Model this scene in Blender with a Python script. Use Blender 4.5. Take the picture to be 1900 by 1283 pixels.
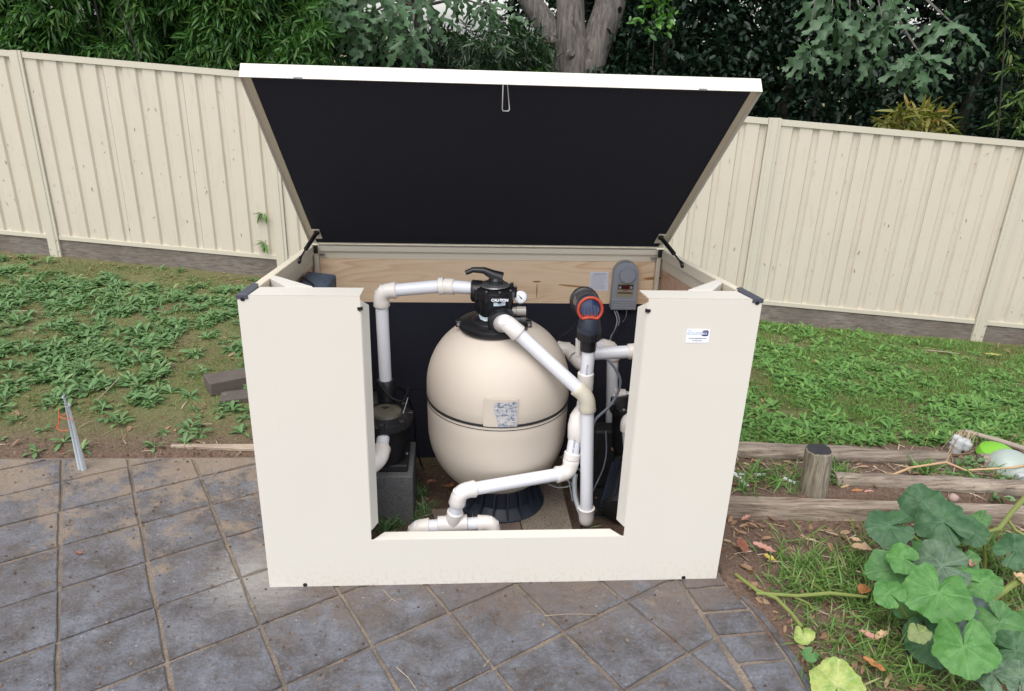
import bpy, math, random
import numpy as np
from mathutils import Vector, Matrix
from math import sin, cos, pi, radians

for o in list(bpy.data.objects): bpy.data.objects.remove(o)
S = bpy.context.scene
COL = S.collection
rng = np.random.default_rng(7)
random.seed(7)

# ------------------------------------------------------------------ camera
F_PX, PITCH, YAW, ROLL = 1422.7, .3963, .0797, .0342
CAM = Vector((-.1727, -2.4738, 2.0754))
fw = Vector((sin(YAW)*cos(PITCH), cos(YAW)*cos(PITCH), -sin(PITCH)))
rt0 = Vector((cos(YAW), -sin(YAW), 0)); up0 = rt0.cross(fw)
rt = cos(ROLL)*rt0 + sin(ROLL)*up0; up = -sin(ROLL)*rt0 + cos(ROLL)*up0
cd = bpy.data.cameras.new('camera'); cam = bpy.data.objects.new('camera', cd); COL.objects.link(cam)
cd.sensor_width = 36; cd.lens = F_PX*36/1900; cd.clip_end = 500; cd.clip_start = .05
cam.matrix_world = Matrix(((rt.x, up.x, -fw.x, CAM.x), (rt.y, up.y, -fw.y, CAM.y), (rt.z, up.z, -fw.z, CAM.z), (0, 0, 0, 1)))
S.camera = cam

# ------------------------------------------------------------------ sky, sun, exposure
W = bpy.data.worlds.new('World'); S.world = W; W.use_nodes = True
nt = W.node_tree; nt.nodes.clear()
sky = nt.nodes.new('ShaderNodeTexSky'); sky.sky_type = 'NISHITA'; sky.sun_disc = False
SUN_EL, SUN_AZ = radians(60), radians(205)      # azimuth clockwise from +Y: behind the camera, a little left
sky.sun_elevation = SUN_EL; sky.sun_rotation = SUN_AZ; sky.dust_density = 1.6; sky.ozone_density = 1
hs = nt.nodes.new('ShaderNodeHueSaturation'); hs.inputs['Saturation'].default_value = .34   # cloud cover: nearly white
bg = nt.nodes.new('ShaderNodeBackground'); bg.inputs[1].default_value = .15
wo = nt.nodes.new('ShaderNodeOutputWorld')
nt.links.new(sky.outputs[0], hs.inputs['Color']); nt.links.new(hs.outputs[0], bg.inputs[0]); nt.links.new(bg.outputs[0], wo.inputs[0])
sl = bpy.data.lights.new('sun', 'SUN'); sl.energy = 1.5; sl.angle = radians(55); sl.color = (1, .965, .92)
so = bpy.data.objects.new('sun', sl); COL.objects.link(so)
sd = Vector((sin(SUN_AZ)*cos(SUN_EL), cos(SUN_AZ)*cos(SUN_EL), sin(SUN_EL)))
so.rotation_euler = sd.to_track_quat('Z', 'Y').to_euler(); so.location = (0, 0, 8)
S.view_settings.view_transform = 'Standard'; S.view_settings.look = 'None'; S.view_settings.gamma = 1
S.view_settings.use_curve_mapping = False
S.view_settings.exposure = .90
S.render.engine = 'CYCLES'

# ------------------------------------------------------------------ placing helpers
def ray(px, py): return fw + rt*((px-950)/F_PX) - up*((py-641.5)/F_PX)
def ay(px, py, y):
    d = ray(px, py); return CAM + d*((y-CAM.y)/d.y)
def az(px, py, z=0.):
    d = ray(px, py); return CAM + d*((z-CAM.z)/d.z)

# ------------------------------------------------------------------ object helpers
def meta(o, label=None, cat=None, group=None, kind=None):
    if label: o['label'] = label
    if cat: o['category'] = cat
    if group: o['group'] = group
    if kind: o['kind'] = kind
    return o
def empty(name, label=None, cat=None, loc=(0, 0, 0), group=None):
    o = bpy.data.objects.new(name, None); COL.objects.link(o); o.location = loc; o.empty_display_size = .05
    return meta(o, label, cat, group)
def link(name, me, parent=None):
    o = bpy.data.objects.new(name, me); COL.objects.link(o)
    if parent is not None:
        o.parent = parent
        o.matrix_parent_inverse = wm(parent).inverted()
    return o
def wm(o):
    m = Matrix.LocRotScale(o.location, o.rotation_euler, o.scale)
    return m if o.parent is None else wm(o.parent) @ o.matrix_parent_inverse @ m

class MB:
    def __init__(s): s.v = []; s.f = []
    def add(s, vs, fs):
        n = len(s.v); s.v.extend([tuple(v) for v in vs]); s.f.extend([tuple(i+n for i in f) for f in fs]); return s
    def box(s, x0, x1, y0, y1, z0, z1):
        return s.add([(x0,y0,z0),(x1,y0,z0),(x1,y1,z0),(x0,y1,z0),(x0,y0,z1),(x1,y0,z1),(x1,y1,z1),(x0,y1,z1)],
                     [(0,3,2,1),(4,5,6,7),(0,1,5,4),(1,2,6,5),(2,3,7,6),(3,0,4,7)])
    def hexa(s, p):  # 8 points: bottom loop, top loop
        return s.add(p, [(0,3,2,1),(4,5,6,7),(0,1,5,4),(1,2,6,5),(2,3,7,6),(3,0,4,7)])
    def prism(s, poly, a, b):
        """poly list of points moved by vectors a and b (extrusion between)"""
        n = len(poly); a = Vector(a); b = Vector(b)
        vs = [Vector(p)+a for p in poly]+[Vector(p)+b for p in poly]
        fs = [tuple(range(n))[::-1], tuple(range(n, 2*n))]+[(i, (i+1) % n, n+(i+1) % n, n+i) for i in range(n)]
        return s.add(vs, fs)
    def tube(s, pts, r, n=12, cap=True):
        pts = [Vector(p) for p in pts]; rs = r if isinstance(r, (list, tuple)) else [r]*len(pts)
        t0 = (pts[1]-pts[0]).normalized(); u = t0.orthogonal().normalized(); vs = []; base = len(s.v)
        for i, p in enumerate(pts):
            if i == 0: t = t0
            elif i == len(pts)-1: t = (pts[i]-pts[i-1]).normalized()
            else: t = ((pts[i]-pts[i-1]).normalized()+(pts[i+1]-pts[i]).normalized())
            if t.length < 1e-6: t = (pts[i]-pts[i-1])
            t = t.normalized(); u = (u-t*u.dot(t)).normalized(); w = t.cross(u)
            for k in range(n):
                a = 2*pi*k/n; vs.append(p+(u*cos(a)+w*sin(a))*rs[i])
        fs = []
        for i in range(len(pts)-1):
            for k in range(n):
                a, b = i*n+k, i*n+(k+1) % n; fs.append((a, b, b+n, a+n))
        if cap: fs.append(tuple(range(n))[::-1]); fs.append(tuple(range((len(pts)-1)*n, len(pts)*n)))
        return s.add(vs, fs)
    def lathe(s, prof, o=(0, 0, 0), ax=(0, 0, 1), n=32):
        """prof: (r, h) along axis ax from o"""
        ax = Vector(ax).normalized(); u = ax.orthogonal().normalized(); w = ax.cross(u); o = Vector(o); vs = []; fs = []
        for r, h in prof:
            for k in range(n):
                a = 2*pi*k/n; vs.append(o+ax*h+(u*cos(a)+w*sin(a))*r)
        for i in range(len(prof)-1):
            for k in range(n):
                a, b = i*n+k, i*n+(k+1) % n; fs.append((a, b, b+n, a+n))
        fs.append(tuple(range(n))[::-1]); fs.append(tuple(range((len(prof)-1)*n, len(prof)*n)))
        return s.add(vs, fs)
    def build(s, name, mat, parent=None, smooth=False, bevel=0):
        me = bpy.data.meshes.new(name); me.from_pydata(s.v, [], s.f); me.validate()
        me.materials.append(mat)
        o = link(name, me, parent)
        if smooth:
            me.shade_smooth()
            me.set_sharp_from_angle(angle=radians(38))
        if bevel:
            m = o.modifiers.new('bevel', 'BEVEL'); m.width = bevel; m.segments = 2; m.limit_method = 'ANGLE'; m.angle_limit = radians(40)
            me.shade_smooth(); m.harden_normals = True
        return o

def np_mesh(name, V, Fq, mat, parent=None, smooth=False):
    """V (n,3), Fq (m,k) numpy"""
    me = bpy.data.meshes.new(name); m, k = Fq.shape
    me.vertices.add(len(V)); me.vertices.foreach_set('co', V.astype(np.float32).ravel())
    me.loops.add(m*k); me.loops.foreach_set('vertex_index', Fq.astype(np.int32).ravel())
    me.polygons.add(m); me.polygons.foreach_set('loop_start', np.arange(0, m*k, k, dtype=np.int32))
    me.polygons.foreach_set('loop_total', np.full(m, k, dtype=np.int32))
    me.update(calc_edges=True)
    if smooth: me.shade_smooth()
    me.materials.append(mat)
    return link(name, me, parent)

def text_obj(name, s, size, mat, parent, loc, xdir, ydir, align='CENTER', extrude=.0003, bold=0, sx=1.):
    cu = bpy.data.curves.new('tmp', 'FONT'); cu.body = s; cu.size = size; cu.align_x = align; cu.align_y = 'CENTER'; cu.extrude = extrude; cu.offset = bold
    t = bpy.data.objects.new('tmp', cu); COL.objects.link(t)
    bpy.context.view_layer.update()
    me = bpy.data.meshes.new_from_object(t.evaluated_get(bpy.context.evaluated_depsgraph_get()))
    bpy.data.objects.remove(t)
    x = Vector(xdir).normalized(); y = Vector(ydir).normalized(); z = x.cross(y)
    M = Matrix(((x.x, y.x, z.x, loc[0]), (x.y, y.y, z.y, loc[1]), (x.z, y.z, z.z, loc[2]), (0, 0, 0, 1)))
    me.transform(M @ Matrix.Diagonal((sx, 1, 1, 1)))
    me.name = name; me.materials.clear(); me.materials.append(mat)
    return link(name, me, parent)

# ------------------------------------------------------------------ materials
class NT:
    def __init__(s, name):
        s.m = bpy.data.materials.new(name); s.m.use_nodes = True; s.t = s.m.node_tree
        s.b = s.t.nodes['Principled BSDF']; s.out = s.t.nodes['Material Output']
    def n(s, ty, **kw):
        n = s.t.nodes.new(ty)
        for k, v in kw.items():
            if k in n.inputs: n.inputs[k].default_value = v
            else: setattr(n, k, v)
        return n
    def l(s, a, b): s.t.links.new(a, b)
    def co(s, scale=(1, 1, 1), obj=True):
        c = s.n('ShaderNodeTexCoord'); mp = s.n('ShaderNodeMapping'); mp.inputs['Scale'].default_value = scale
        s.l(c.outputs['Object' if obj else 'Generated'], mp.inputs['Vector']); return mp.outputs[0]
    def noise(s, vec, scale, detail=4, rough=.55, dist=0):
        n = s.n('ShaderNodeTexNoise'); n.inputs['Scale'].default_value = scale; n.inputs['Detail'].default_value = detail
        n.inputs['Roughness'].default_value = rough; n.inputs['Distortion'].default_value = dist
        if vec is not None: s.l(vec, n.inputs['Vector'])
        return n.outputs['Fac']
    def ramp(s, fac, stops):
        r = s.n('ShaderNodeValToRGB'); e = r.color_ramp.elements
        while len(e) < len(stops): e.new(.5)
        for i, (p, c) in enumerate(stops):
            e[i].position = p; e[i].color = (*c, 1) if len(c) == 3 else c
        s.l(fac, r.inputs['Fac']); return r.outputs['Color']
    def mix(s, fac, a, b, mode='MIX'):
        m = s.n('ShaderNodeMixRGB'); m.blend_type = mode
        for i, v in ((0, fac), (1, a), (2, b)):
            if isinstance(v, (int, float)): m.inputs[i].default_value = v
            elif isinstance(v, tuple): m.inputs[i].default_value = (*v, 1)
            else: s.l(v, m.inputs[i])
        return m.outputs[0]
    def math(s, op, a, b=0.):
        m = s.n('ShaderNodeMath'); m.operation = op
        for i, v in ((0, a), (1, b)):
            if isinstance(v, (int, float)): m.inputs[i].default_value = v
            else: s.l(v, m.inputs[i])
        return m.outputs[0]
    def bump(s, h, strength=.3, dist=.01, prev=None):
        b = s.n('ShaderNodeBump'); b.inputs['Strength'].default_value = strength; b.inputs['Distance'].default_value = dist
        s.l(h, b.inputs['Height'])
        if prev is not None: s.l(prev, b.inputs['Normal'])
        s.l(b.outputs[0], s.b.inputs['Normal']); return b.outputs[0]
    def base(s, c, rough=.5):
        if isinstance(c, tuple): s.b.inputs['Base Color'].default_value = (*c, 1)
        else: s.l(c, s.b.inputs['Base Color'])
        if isinstance(rough, (int, float)): s.b.inputs['Roughness'].default_value = rough
        else: s.l(rough, s.b.inputs['Roughness'])
        return s

def plain(name, col, rough=.5, var=.08, scale=6, spec=.5, metal=0., bump=0, bscale=80):
    m = NT(name); v = m.co()
    n = m.noise(v, scale, 5)
    c = m.mix(n, tuple(x*(1-var) for x in col), tuple(min(1, x*(1+var)) for x in col))
    m.base(c, rough); m.b.inputs['Specular IOR Level'].default_value = spec; m.b.inputs['Metallic'].default_value = metal
    if bump: m.bump(m.noise(v, bscale, 3), bump, .002)
    return m.m

CREAM = (.70, .63, .50)
M_panel = plain('cream_powdercoat', CREAM, .42, .015, 3, .4, bump=.05, bscale=400)
M_panel_white = plain('cream_powdercoat_front', (.66, .63, .57), .45, .012, 2, .4, bump=.05, bscale=400)
m = NT('cream_powdercoat_face'); v = m.co(); ps = m.n('ShaderNodeSeparateXYZ'); m.l(v, ps.inputs[0])
lo = m.n('ShaderNodeMapRange'); m.l(ps.outputs[2], lo.inputs[0]); lo.inputs[1].default_value = .0; lo.inputs[2].default_value = .16; lo.inputs[3].default_value = 1; lo.inputs[4].default_value = 0
c = m.mix(m.noise(m.co((1, 1, .35)), 2.2, 5), (.62, .588, .525), (.65, .615, .55))
sp_ = m.ramp(m.noise(v, 55, 5, .75), [(.50, (0, 0, 0)), (.72, (1, 1, 1))])
c = m.mix(m.math('MULTIPLY', m.math('MULTIPLY', sp_, m.math('POWER', lo.outputs[0], 1.6)), .5), c, (.33, .27, .22))
st_ = m.ramp(m.noise(m.co((22, 22, .9)), 2, 5, .7), [(.62, (0, 0, 0)), (.8, (1, 1, 1))]); c = m.mix(m.math('MULTIPLY', st_, .10), c, (.38, .34, .29))
fl_ = m.ramp(m.noise(v, 150, 2, .5), [(.735, (0, 0, 0)), (.76, (1, 1, 1))]); c = m.mix(m.math('MULTIPLY', fl_, .25), c, (.30, .26, .22))
m.base(c, m.ramp(m.noise(v, 4, 5), [(.3, (.40, .40, .40)), (.7, (.54, .54, .54))])); m.b.inputs['Specular IOR Level'].default_value = .4
m.bump(m.noise(v, 1.6, 2), .12, .02); M_panel_face = m.m
M_black = plain('black_plastic', (.010, .010, .012), .38, .2, 8)
M_blackm = plain('black_matte', (.013, .013, .014), .6, .3, 20)
M_blue_black = plain('dark_blue_plastic', (.022, .028, .044), .45, .1, 9)
M_capgrey = plain('corner_cap_plastic', (.06, .066, .09), .4, .1, 9)
M_pvc = plain('white_pvc', (.66, .665, .70), .3, .03, 5)
M_fit = plain('pvc_fitting', (.68, .635, .59), .36, .04, 5)
M_fitw = plain('pvc_fitting_white', (.67, .63, .60), .32, .04, 5)
M_fityel = plain('pvc_fitting_aged', (.52, .485, .39), .38, .08, 12)
M_tank = NT('filter_tank_shell')
v = M_tank.co(); c = M_tank.mix(M_tank.noise(v, 5, 6), (.50, .435, .365), (.545, .48, .41))
c = M_tank.mix(M_tank.ramp(M_tank.noise(v, 90, 4, .7), [(.66, (0, 0, 0)), (.74, (1, 1, 1))]), c, (.47, .40, .33))
M_tank.base(c, .6); M_tank.bump(M_tank.noise(v, 9, 3), .06, .01); M_tank = M_tank.m
M_steel = plain('zinc_steel', (.55, .55, .56), .3, .1, 10, metal=.9)
M_grey = plain('grey_abs', (.29, .305, .345), .45, .05, 9)
M_greyd = plain('grey_abs_dark', (.14, .15, .18), .5, .05, 9)
M_white = plain('white_print', (.78, .80, .84), .5, .03, 30)
M_paper = plain('paper', (.74, .74, .80), .7, .03, 40)
M_ink = plain('ink', (.16, .17, .25), .6, .1, 40)
M_inkb = plain('ink_black', (.02, .02, .03), .6, .1, 40)
M_navy = plain('navy_print', (.012, .025, .13), .5, .1, 40)
M_paleblue = plain('pale_blue_print', (.36, .48, .60), .5, .05, 40)
M_orange = plain('orange_plastic', (.40, .045, .018), .5, .08, 20)
M_string = plain('orange_string', (.55, .09, .04), .6, .2, 60)
M_cable = plain('grey_cable', (.16, .18, .22), .45, .1, 20)
M_red = plain('red_display', (.10, .008, .010), .25, .2, 60)
M_cord = plain('pale_cable', (.35, .37, .38), .45, .1, 20)
M_clear = NT('smoky_clear_housing'); M_clear.base((.11, .10, .105), .12); M_clear.b.inputs['Transmission Weight'].default_value = .25
M_clear.b.inputs['Coat Weight'].default_value = .5; M_clear = M_clear.m
M_glassd = NT('gauge_glass'); M_glassd.base((.9, .9, .9), .05); M_glassd.b.inputs['Transmission Weight'].default_value = .95; M_glassd = M_glassd.m
M_lime = plain('lime_ball', (.16, .40, .03), .5, .08, 20)
M_palegrn = plain('translucent_tub', (.33, .38, .34), .4, .15, 14)
M_bag = plain('white_plastic_bag', (.40, .41, .41), .4, .25, 30, bump=.8, bscale=60)

M_foam = NT('black_foam'); v = M_foam.co(); M_foam.base(M_foam.mix(M_foam.noise(v, 350, 2), (.016, .0165, .026), (.026, .027, .040)), .85)
M_foam.b.inputs['Specular IOR Level'].default_value = .25
M_foam.bump(M_foam.noise(v, 300, 3), .5, .002); M_foam = M_foam.m

def wood(name, c1, c2, c3, sc=(1, 1, 1), rings=4., rough=.6, bump=.15):
    m = NT(name); v = m.co(sc); n = m.noise(v, 1.6, 2, .4, .25)
    fr = m.math('FRACT', m.math('MULTIPLY', n, rings))
    fine = m.noise(m.co((sc[0]*3, 30, 60)), 6, 4); broad = m.noise(m.co((.6, 1, 2)), 3, 3)
    c = m.ramp(fr, [(.0, c1), (.45, c2), (.80, c3), (.93, c2), (1., c1)])
    c = m.mix(m.ramp(broad, [(.35, (.2, .2, .2)), (.65, (.85, .85, .85))]), c, c1)
    c = m.mix(.22, c, m.ramp(fine, [(.3, c3), (.6, c1)]))
    m.base(c, rough); m.bump(fine, bump, .004); return m.m
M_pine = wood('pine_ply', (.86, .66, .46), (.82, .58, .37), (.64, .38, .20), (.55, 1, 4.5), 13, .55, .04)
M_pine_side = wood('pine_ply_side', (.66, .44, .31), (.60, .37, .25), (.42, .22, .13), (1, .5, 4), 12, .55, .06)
def grey_wood(name, a, b, cdark, axis=0, br=1.):
    m = NT(name); s = [26., 26., 26.]; s[axis] = 1.6; v = m.co(tuple(s))
    n = m.noise(v, 2.6, 10, .78, .3); n2 = m.noise(m.co(), 3, 4)
    c = m.ramp(n, [(.36, cdark), (.47, a), (.62, b)])
    c = m.mix(m.ramp(n2, [(.35, (0, 0, 0)), (.7, (1, 1, 1))]), c, m.mix(.6, c, cdark))
    m.base(c, .85); m.bump(n, .7*br, .006); return m.m
M_plinth = grey_wood('weathered_plinth_timber', (.17, .145, .125), (.26, .225, .195), (.085, .065, .05))
M_sleeper = grey_wood('weathered_sleeper', (.25, .195, .15), (.42, .35, .28), (.09, .06, .04))
M_log = grey_wood('weathered_log', (.22, .175, .135), (.37, .31, .245), (.06, .042, .03))
M_stump = grey_wood('weathered_stump', (0.192, 0.162, 0.12), (0.324, 0.282, 0.216), (0.072, 0.06, 0.042), axis=2)
M_stumptop = plain('charred_stump_top', (.022, .022, .026), .85, .4, 30, bump=.8, bscale=120)
M_offcut = grey_wood('pale_timber_offcut', (.42, .34, .26), (.58, .50, .42), (.16, .10, .06))

# fence colourbond: cream, with a little dirt
m = NT('fence_cream_steel'); v = m.co()
c = m.mix(m.noise(v, 2.5, 6), (.52, .465, .375), (.575, .52, .425))
d = m.ramp(m.noise(m.co((7, 7, 1.4)), 3, 7, .7), [(.56, (0, 0, 0)), (.78, (1, 1, 1))])
c = m.mix(m.math('MULTIPLY', d, .45), c, (.36, .295, .22)); 
sp = m.ramp(m.noise(m.co((1, 1, .4)), 75, 3, .7), [(.70, (0, 0, 0)), (.73, (1, 1, 1))])
c = m.mix(m.math('MULTIPLY', sp, .75), c, (.16, .115, .075))
m.base(c, .5); M_fence = m.m
m = NT('fence_post_steel'); v = m.co(); c = m.mix(m.noise(v, 4, 6), (.50, .455, .365), (.55, .51, .415)); m.base(c, .45); M_fpost = m.m

# slate paving
def slate(name):
    m = NT(name); v = m.co()
    oi = m.n('ShaderNodeObjectInfo')
    off = m.n('ShaderNodeVectorMath'); off.operation = 'ADD'; m.l(v, off.inputs[0])
    comb = m.n('ShaderNodeCombineXYZ'); m.l(m.math('MULTIPLY', oi.outputs['Random'], 3.), comb.inputs[2]); m.l(comb.outputs[0], off.inputs[1])
    vv = off.outputs[0]
    big = m.noise(vv, 7.5, 8, .72, .1); med = m.noise(vv, 21, 8, .75, .1); fine = m.noise(v, 75, 6, .72)
    c = m.ramp(big, [(.36, (.085, .074, .070)), (.46, (.135, .128, .136)), (.56, (.175, .180, .205)), (.70, (.25, .256, .285))])
    c = m.mix(m.ramp(med, [(.54, (0, 0, 0)), (.64, (.6, .6, .6))]), c, (.115, .095, .085))
    c = m.mix(m.ramp(fine, [(.3, (.6, .6, .6)), (.48, (0, 0, 0))]), c, (.075, .070, .075))
    c = m.mix(m.ramp(fine, [(.54, (0, 0, 0)), (.74, (.6, .6, .6))]), c, (.36, .36, .39))
    # sandy soil washed over the far tiles near the lawn
    pos = m.n('ShaderNodeSeparateXYZ'); m.l(v, pos.inputs[0])
    far = m.n('ShaderNodeMapRange'); m.l(pos.outputs[1], far.inputs[0]); far.inputs[1].default_value = -.15; far.inputs[2].default_value = 1.0
    s1 = m.noise(v, 4.5, 8, .68, .2)
    sand = m.ramp(m.math('ADD', m.math('MULTIPLY', far.outputs[0], .24), m.math('MULTIPLY', s1, 1.05)), [(.64, (0, 0, 0)), (.74, (.8, .8, .8))])
    c = m.mix(sand, c, m.mix(fine, (.27, .20, .14), (.42, .33, .245)))
    # brown film close to the box
    nb = m.n('ShaderNodeMapRange'); m.l(pos.outputs[1], nb.inputs[0]); nb.inputs[1].default_value = -.75; nb.inputs[2].default_value = .0
    nx_ = m.n('ShaderNodeMapRange'); m.l(pos.outputs[0], nx_.inputs[0]); nx_.inputs[1].default_value = -1.15; nx_.inputs[2].default_value = -.75
    br = m.ramp(m.math('ADD', m.math('MULTIPLY', nb.outputs[0], .30), m.math('MULTIPLY', m.noise(v, 4, 7, .65), .8)), [(.56, (0, 0, 0)), (.70, (.75, .75, .75))])
    br = m.mix(1., br, m.mix(nx_.outputs[0], (.25, .25, .25), (1, 1, 1)), 'MULTIPLY')
    c = m.mix(br, c, m.mix(fine, (.13, .095, .075), (.21, .16, .13)))
    # whitish cement wash at the left corner of the box
    w = m.n('ShaderNodeVectorMath'); w.operation = 'DISTANCE'; m.l(v, w.inputs[0]); w.inputs[1].default_value = (-.97, .07, 0)
    wd = m.math('SUBTRACT', .80, m.math('ADD', m.math('MULTIPLY', w.outputs['Value'], 1.7), m.math('MULTIPLY', m.noise(m.co((1, 3, 1)), 14, 8, .8), .75)))
    wf = m.ramp(wd, [(.0, (0, 0, 0)), (.34, (.75, .75, .75))])
    c = m.mix(wf, c, (.42, .40, .375))
    specks = m.ramp(m.noise(v, 52, 2, .4), [(.745, (0, 0, 0)), (.76, (1, 1, 1))])
    c = m.mix(m.math('MULTIPLY', specks, .6), c, (.62, .58, .54))
    cr = m.n('ShaderNodeTexNoise'); cr.noise_type = 'RIDGED_MULTIFRACTAL'; cr.inputs['Scale'].default_value = 6; cr.inputs['Detail'].default_value = 8; cr.inputs['Roughness'].default_value = .6; m.l(vv, cr.inputs['Vector'])
    c = m.mix(m.ramp(cr.outputs['Fac'], [(.55, (0, 0, 0)), (.95, (.45, .45, .45))]), c, (.10, .085, .08))
    m.base(c, m.ramp(fine, [(.3, (.42, .42, .42)), (.7, (.66, .66, .66))]))
    rn = m.n('ShaderNodeTexNoise'); rn.noise_type = 'RIDGED_MULTIFRACTAL'; rn.inputs['Scale'].default_value = 9; rn.inputs['Detail'].default_value = 9; rn.inputs['Roughness'].default_value = .72; m.l(vv, rn.inputs['Vector'])
    b0_ = m.bump(rn.outputs['Fac'], .55, .012)
    b = m.bump(med, 1., .026, b0_); m.bump(m.math('ADD', fine, m.math('MULTIPLY', big, 2.)), .8, .006, b)
    return m.m
M_slate = slate('slate_tile')
m = NT('sandy_grout'); v = m.co(); f = m.noise(v, 120, 5, .7); c = m.ramp(f, [(.3, (.13, .10, .075)), (.5, (.22, .175, .135)), (.75, (.34, .28, .225))])
c = m.mix(m.ramp(m.noise(v, 5, 4), [(.4, (0, 0, 0)), (.65, (.7, .7, .7))]), c, (.085, .07, .06))
m.base(c, .9); m.bump(f, .8, .008); M_grout = m.m

# ground: brown soil, moss and thin lawn
m = NT('ground_soil_moss'); v = m.co()
a = m.noise(v, 1.6, 6, .6, .3); b_ = m.noise(v, 9, 6, .65); f = m.noise(v, 90, 5, .75)
soil = m.ramp(f, [(.28, (.06, .035, .025)), (.5, (.14, .088, .062)), (.75, (.26, .18, .13))])
moss = m.ramp(f, [(.28, (.055, .060, .020)), (.5, (.140, .138, .050)), (.78, (.26, .245, .11))])
k = m.ramp(m.math('ADD', m.math('MULTIPLY', a, .6), m.math('MULTIPLY', b_, .5)), [(.38, (0, 0, 0)), (.52, (.95, .95, .95))])
pos = m.n('ShaderNodeSeparateXYZ'); m.l(v, pos.inputs[0])
lawn = m.n('ShaderNodeMapRange'); m.l(pos.outputs[1], lawn.inputs[0]); lawn.inputs[1].default_value = 1.02; lawn.inputs[2].default_value = 1.5
k = m.mix(1., k, lawn.outputs[0], 'MULTIPLY')
c = m.mix(k, soil, moss)
lit = m.ramp(m.noise(v, 34, 4, .6), [(.62, (0, 0, 0)), (.70, (.7, .7, .7))]); c = m.mix(lit, c, (.22, .15, .11))
m.base(c, .95); bb = m.bump(b_, .7, .03); m.bump(f, .9, .012, bb); M_ground = m.m

def leafmat(name, ca, cb, cc=None, rough=.45, trans=.25, spec=.4, vein=False):
    m = NT(name); g = m.n('ShaderNodeNewGeometry'); r = g.outputs['Random Per Island']
    st = [(0, ca), (.55, cb)]
    if cc: st += [(.9, cb), (1., cc)]
    c = m.ramp(r, st)
    if vein:
        n = m.noise(m.co(), 60, 4); c = m.mix(m.math('MULTIPLY', n, .35), c, tuple(x*1.5 for x in cb)); m.bump(n, .5, .004)
    m.base(c, rough); m.b.inputs['Specular IOR Level'].default_value = spec
    tr = m.n('ShaderNodeBsdfTranslucent'); m.l(m.mix(1., c, (1.3, 1.5, .5), 'MULTIPLY'), tr.inputs[0])
    mx = m.n('ShaderNodeMixShader'); mx.inputs[0].default_value = trans
    m.l(m.b.outputs[0], mx.inputs[1]); m.l(tr.outputs[0], mx.inputs[2]); m.l(mx.outputs[0], m.out.inputs[0])
    return m.m
L_bamboo = leafmat('bamboo_leaf', (0.0216, 0.072, 0.0158), (0.0612, 0.148, 0.0324), (0.13, 0.194, 0.0504))
L_bamboo_y = leafmat('bamboo_leaf_yellow', (0.0375, 0.0938, 0.0195), (0.0938, 0.161, 0.0375), (0.195, 0.203, 0.06))
L_dark = leafmat('dark_leaf', (0.0051, 0.0145, 0.0085), (0.011, 0.0289, 0.0145), (0.0255, 0.051, 0.0238), .45, .10, .3)
L_mid = leafmat('mid_leaf', (0.0108, 0.03, 0.012), (0.024, 0.054, 0.018), (0.042, 0.072, 0.024), .35, .2, .5)
L_lobed = leafmat('lobed_leaf', (.020, .050, .020), (.048, .098, .042), None, .45, .15, .4, True)
L_bright = leafmat('bright_leaf', (.04, .12, .02), (.085, .21, .035), None, .4, .25)
L_orange = leafmat('yellow_orange_leaf', (.12, .15, .03), (.22, .20, .05), (.34, .14, .05), .5, .3)
L_weed = leafmat('weed_leaf', (.065, .135, .045), (.135, .245, .095), (.23, .31, .13), .45, .25)
L_weed2 = leafmat('weed_leaf_dark', (0.0607, 0.155, 0.0338), (0.128, 0.263, 0.0607), (0.23, 0.338, 0.0945), .5, .25)
L_grass = leafmat('grass_blade', (0.0653, 0.145, 0.029), (0.138, 0.239, 0.0551), (0.29, 0.29, 0.116), .55, .25)
L_moss = leafmat('mossy_grass_blade', (0.0825, 0.102, 0.027), (0.158, 0.188, 0.0525), (0.3, 0.247, 0.12), .6, .2)
L_dead = leafmat('dead_leaf', (.13, .06, .03), (.30, .19, .115), (.42, .33, .20), .6, .1)
L_straw = leafmat('straw', (.30, .22, .14), (.45, .36, .26), None, .6, .1)
def pump_leafmat(name, c1, c2, veinc, trans=.18):
    m = NT(name); v = m.co(obj=True)
    at = m.n('ShaderNodeAttribute'); at.attribute_name = 'vein'
    n = m.noise(v, 22, 6, .6); n2 = m.noise(v, 90, 4)
    c = m.mix(m.ramp(n, [(.38, (0, 0, 0)), (.62, (1, 1, 1))]), c1, c2); c = m.mix(m.math('MULTIPLY', at.outputs['Fac'], .45), c, veinc)
    c = m.mix(m.ramp(n2, [(.60, (0, 0, 0)), (.75, (.4, .4, .4))]), c, veinc)
    m.base(c, .5); m.b.inputs['Specular IOR Level'].default_value = .35
    b = m.bump(m.math('MULTIPLY', at.outputs['Fac'], -1.), .35, .004); m.bump(m.math('ADD', n, m.math('MULTIPLY', n2, .5)), .45, .008, b)
    tr = m.n('ShaderNodeBsdfTranslucent'); m.l(m.mix(1., c, (1.3, 1.5, .5), 'MULTIPLY'), tr.inputs[0])
    mx = m.n('ShaderNodeMixShader'); mx.inputs[0].default_value = trans
    m.l(m.b.outputs[0], mx.inputs[1]); m.l(tr.outputs[0], mx.inputs[2]); m.l(mx.outputs[0], m.out.inputs[0]); return m.m
P_light = pump_leafmat('pumpkin_leaf_light', (0.055, 0.165, 0.0352), (0.088, 0.226, 0.055), (0.154, 0.308, 0.105))
P_mid = pump_leafmat('pumpkin_leaf_mid', (0.0517, 0.144, 0.0403), (0.0805, 0.196, 0.0575), (0.172, 0.287, 0.115))
P_dark = pump_leafmat('pumpkin_leaf_dark', (.030, .085, .034), (.052, .125, .050), (.11, .20, .10))
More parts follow.
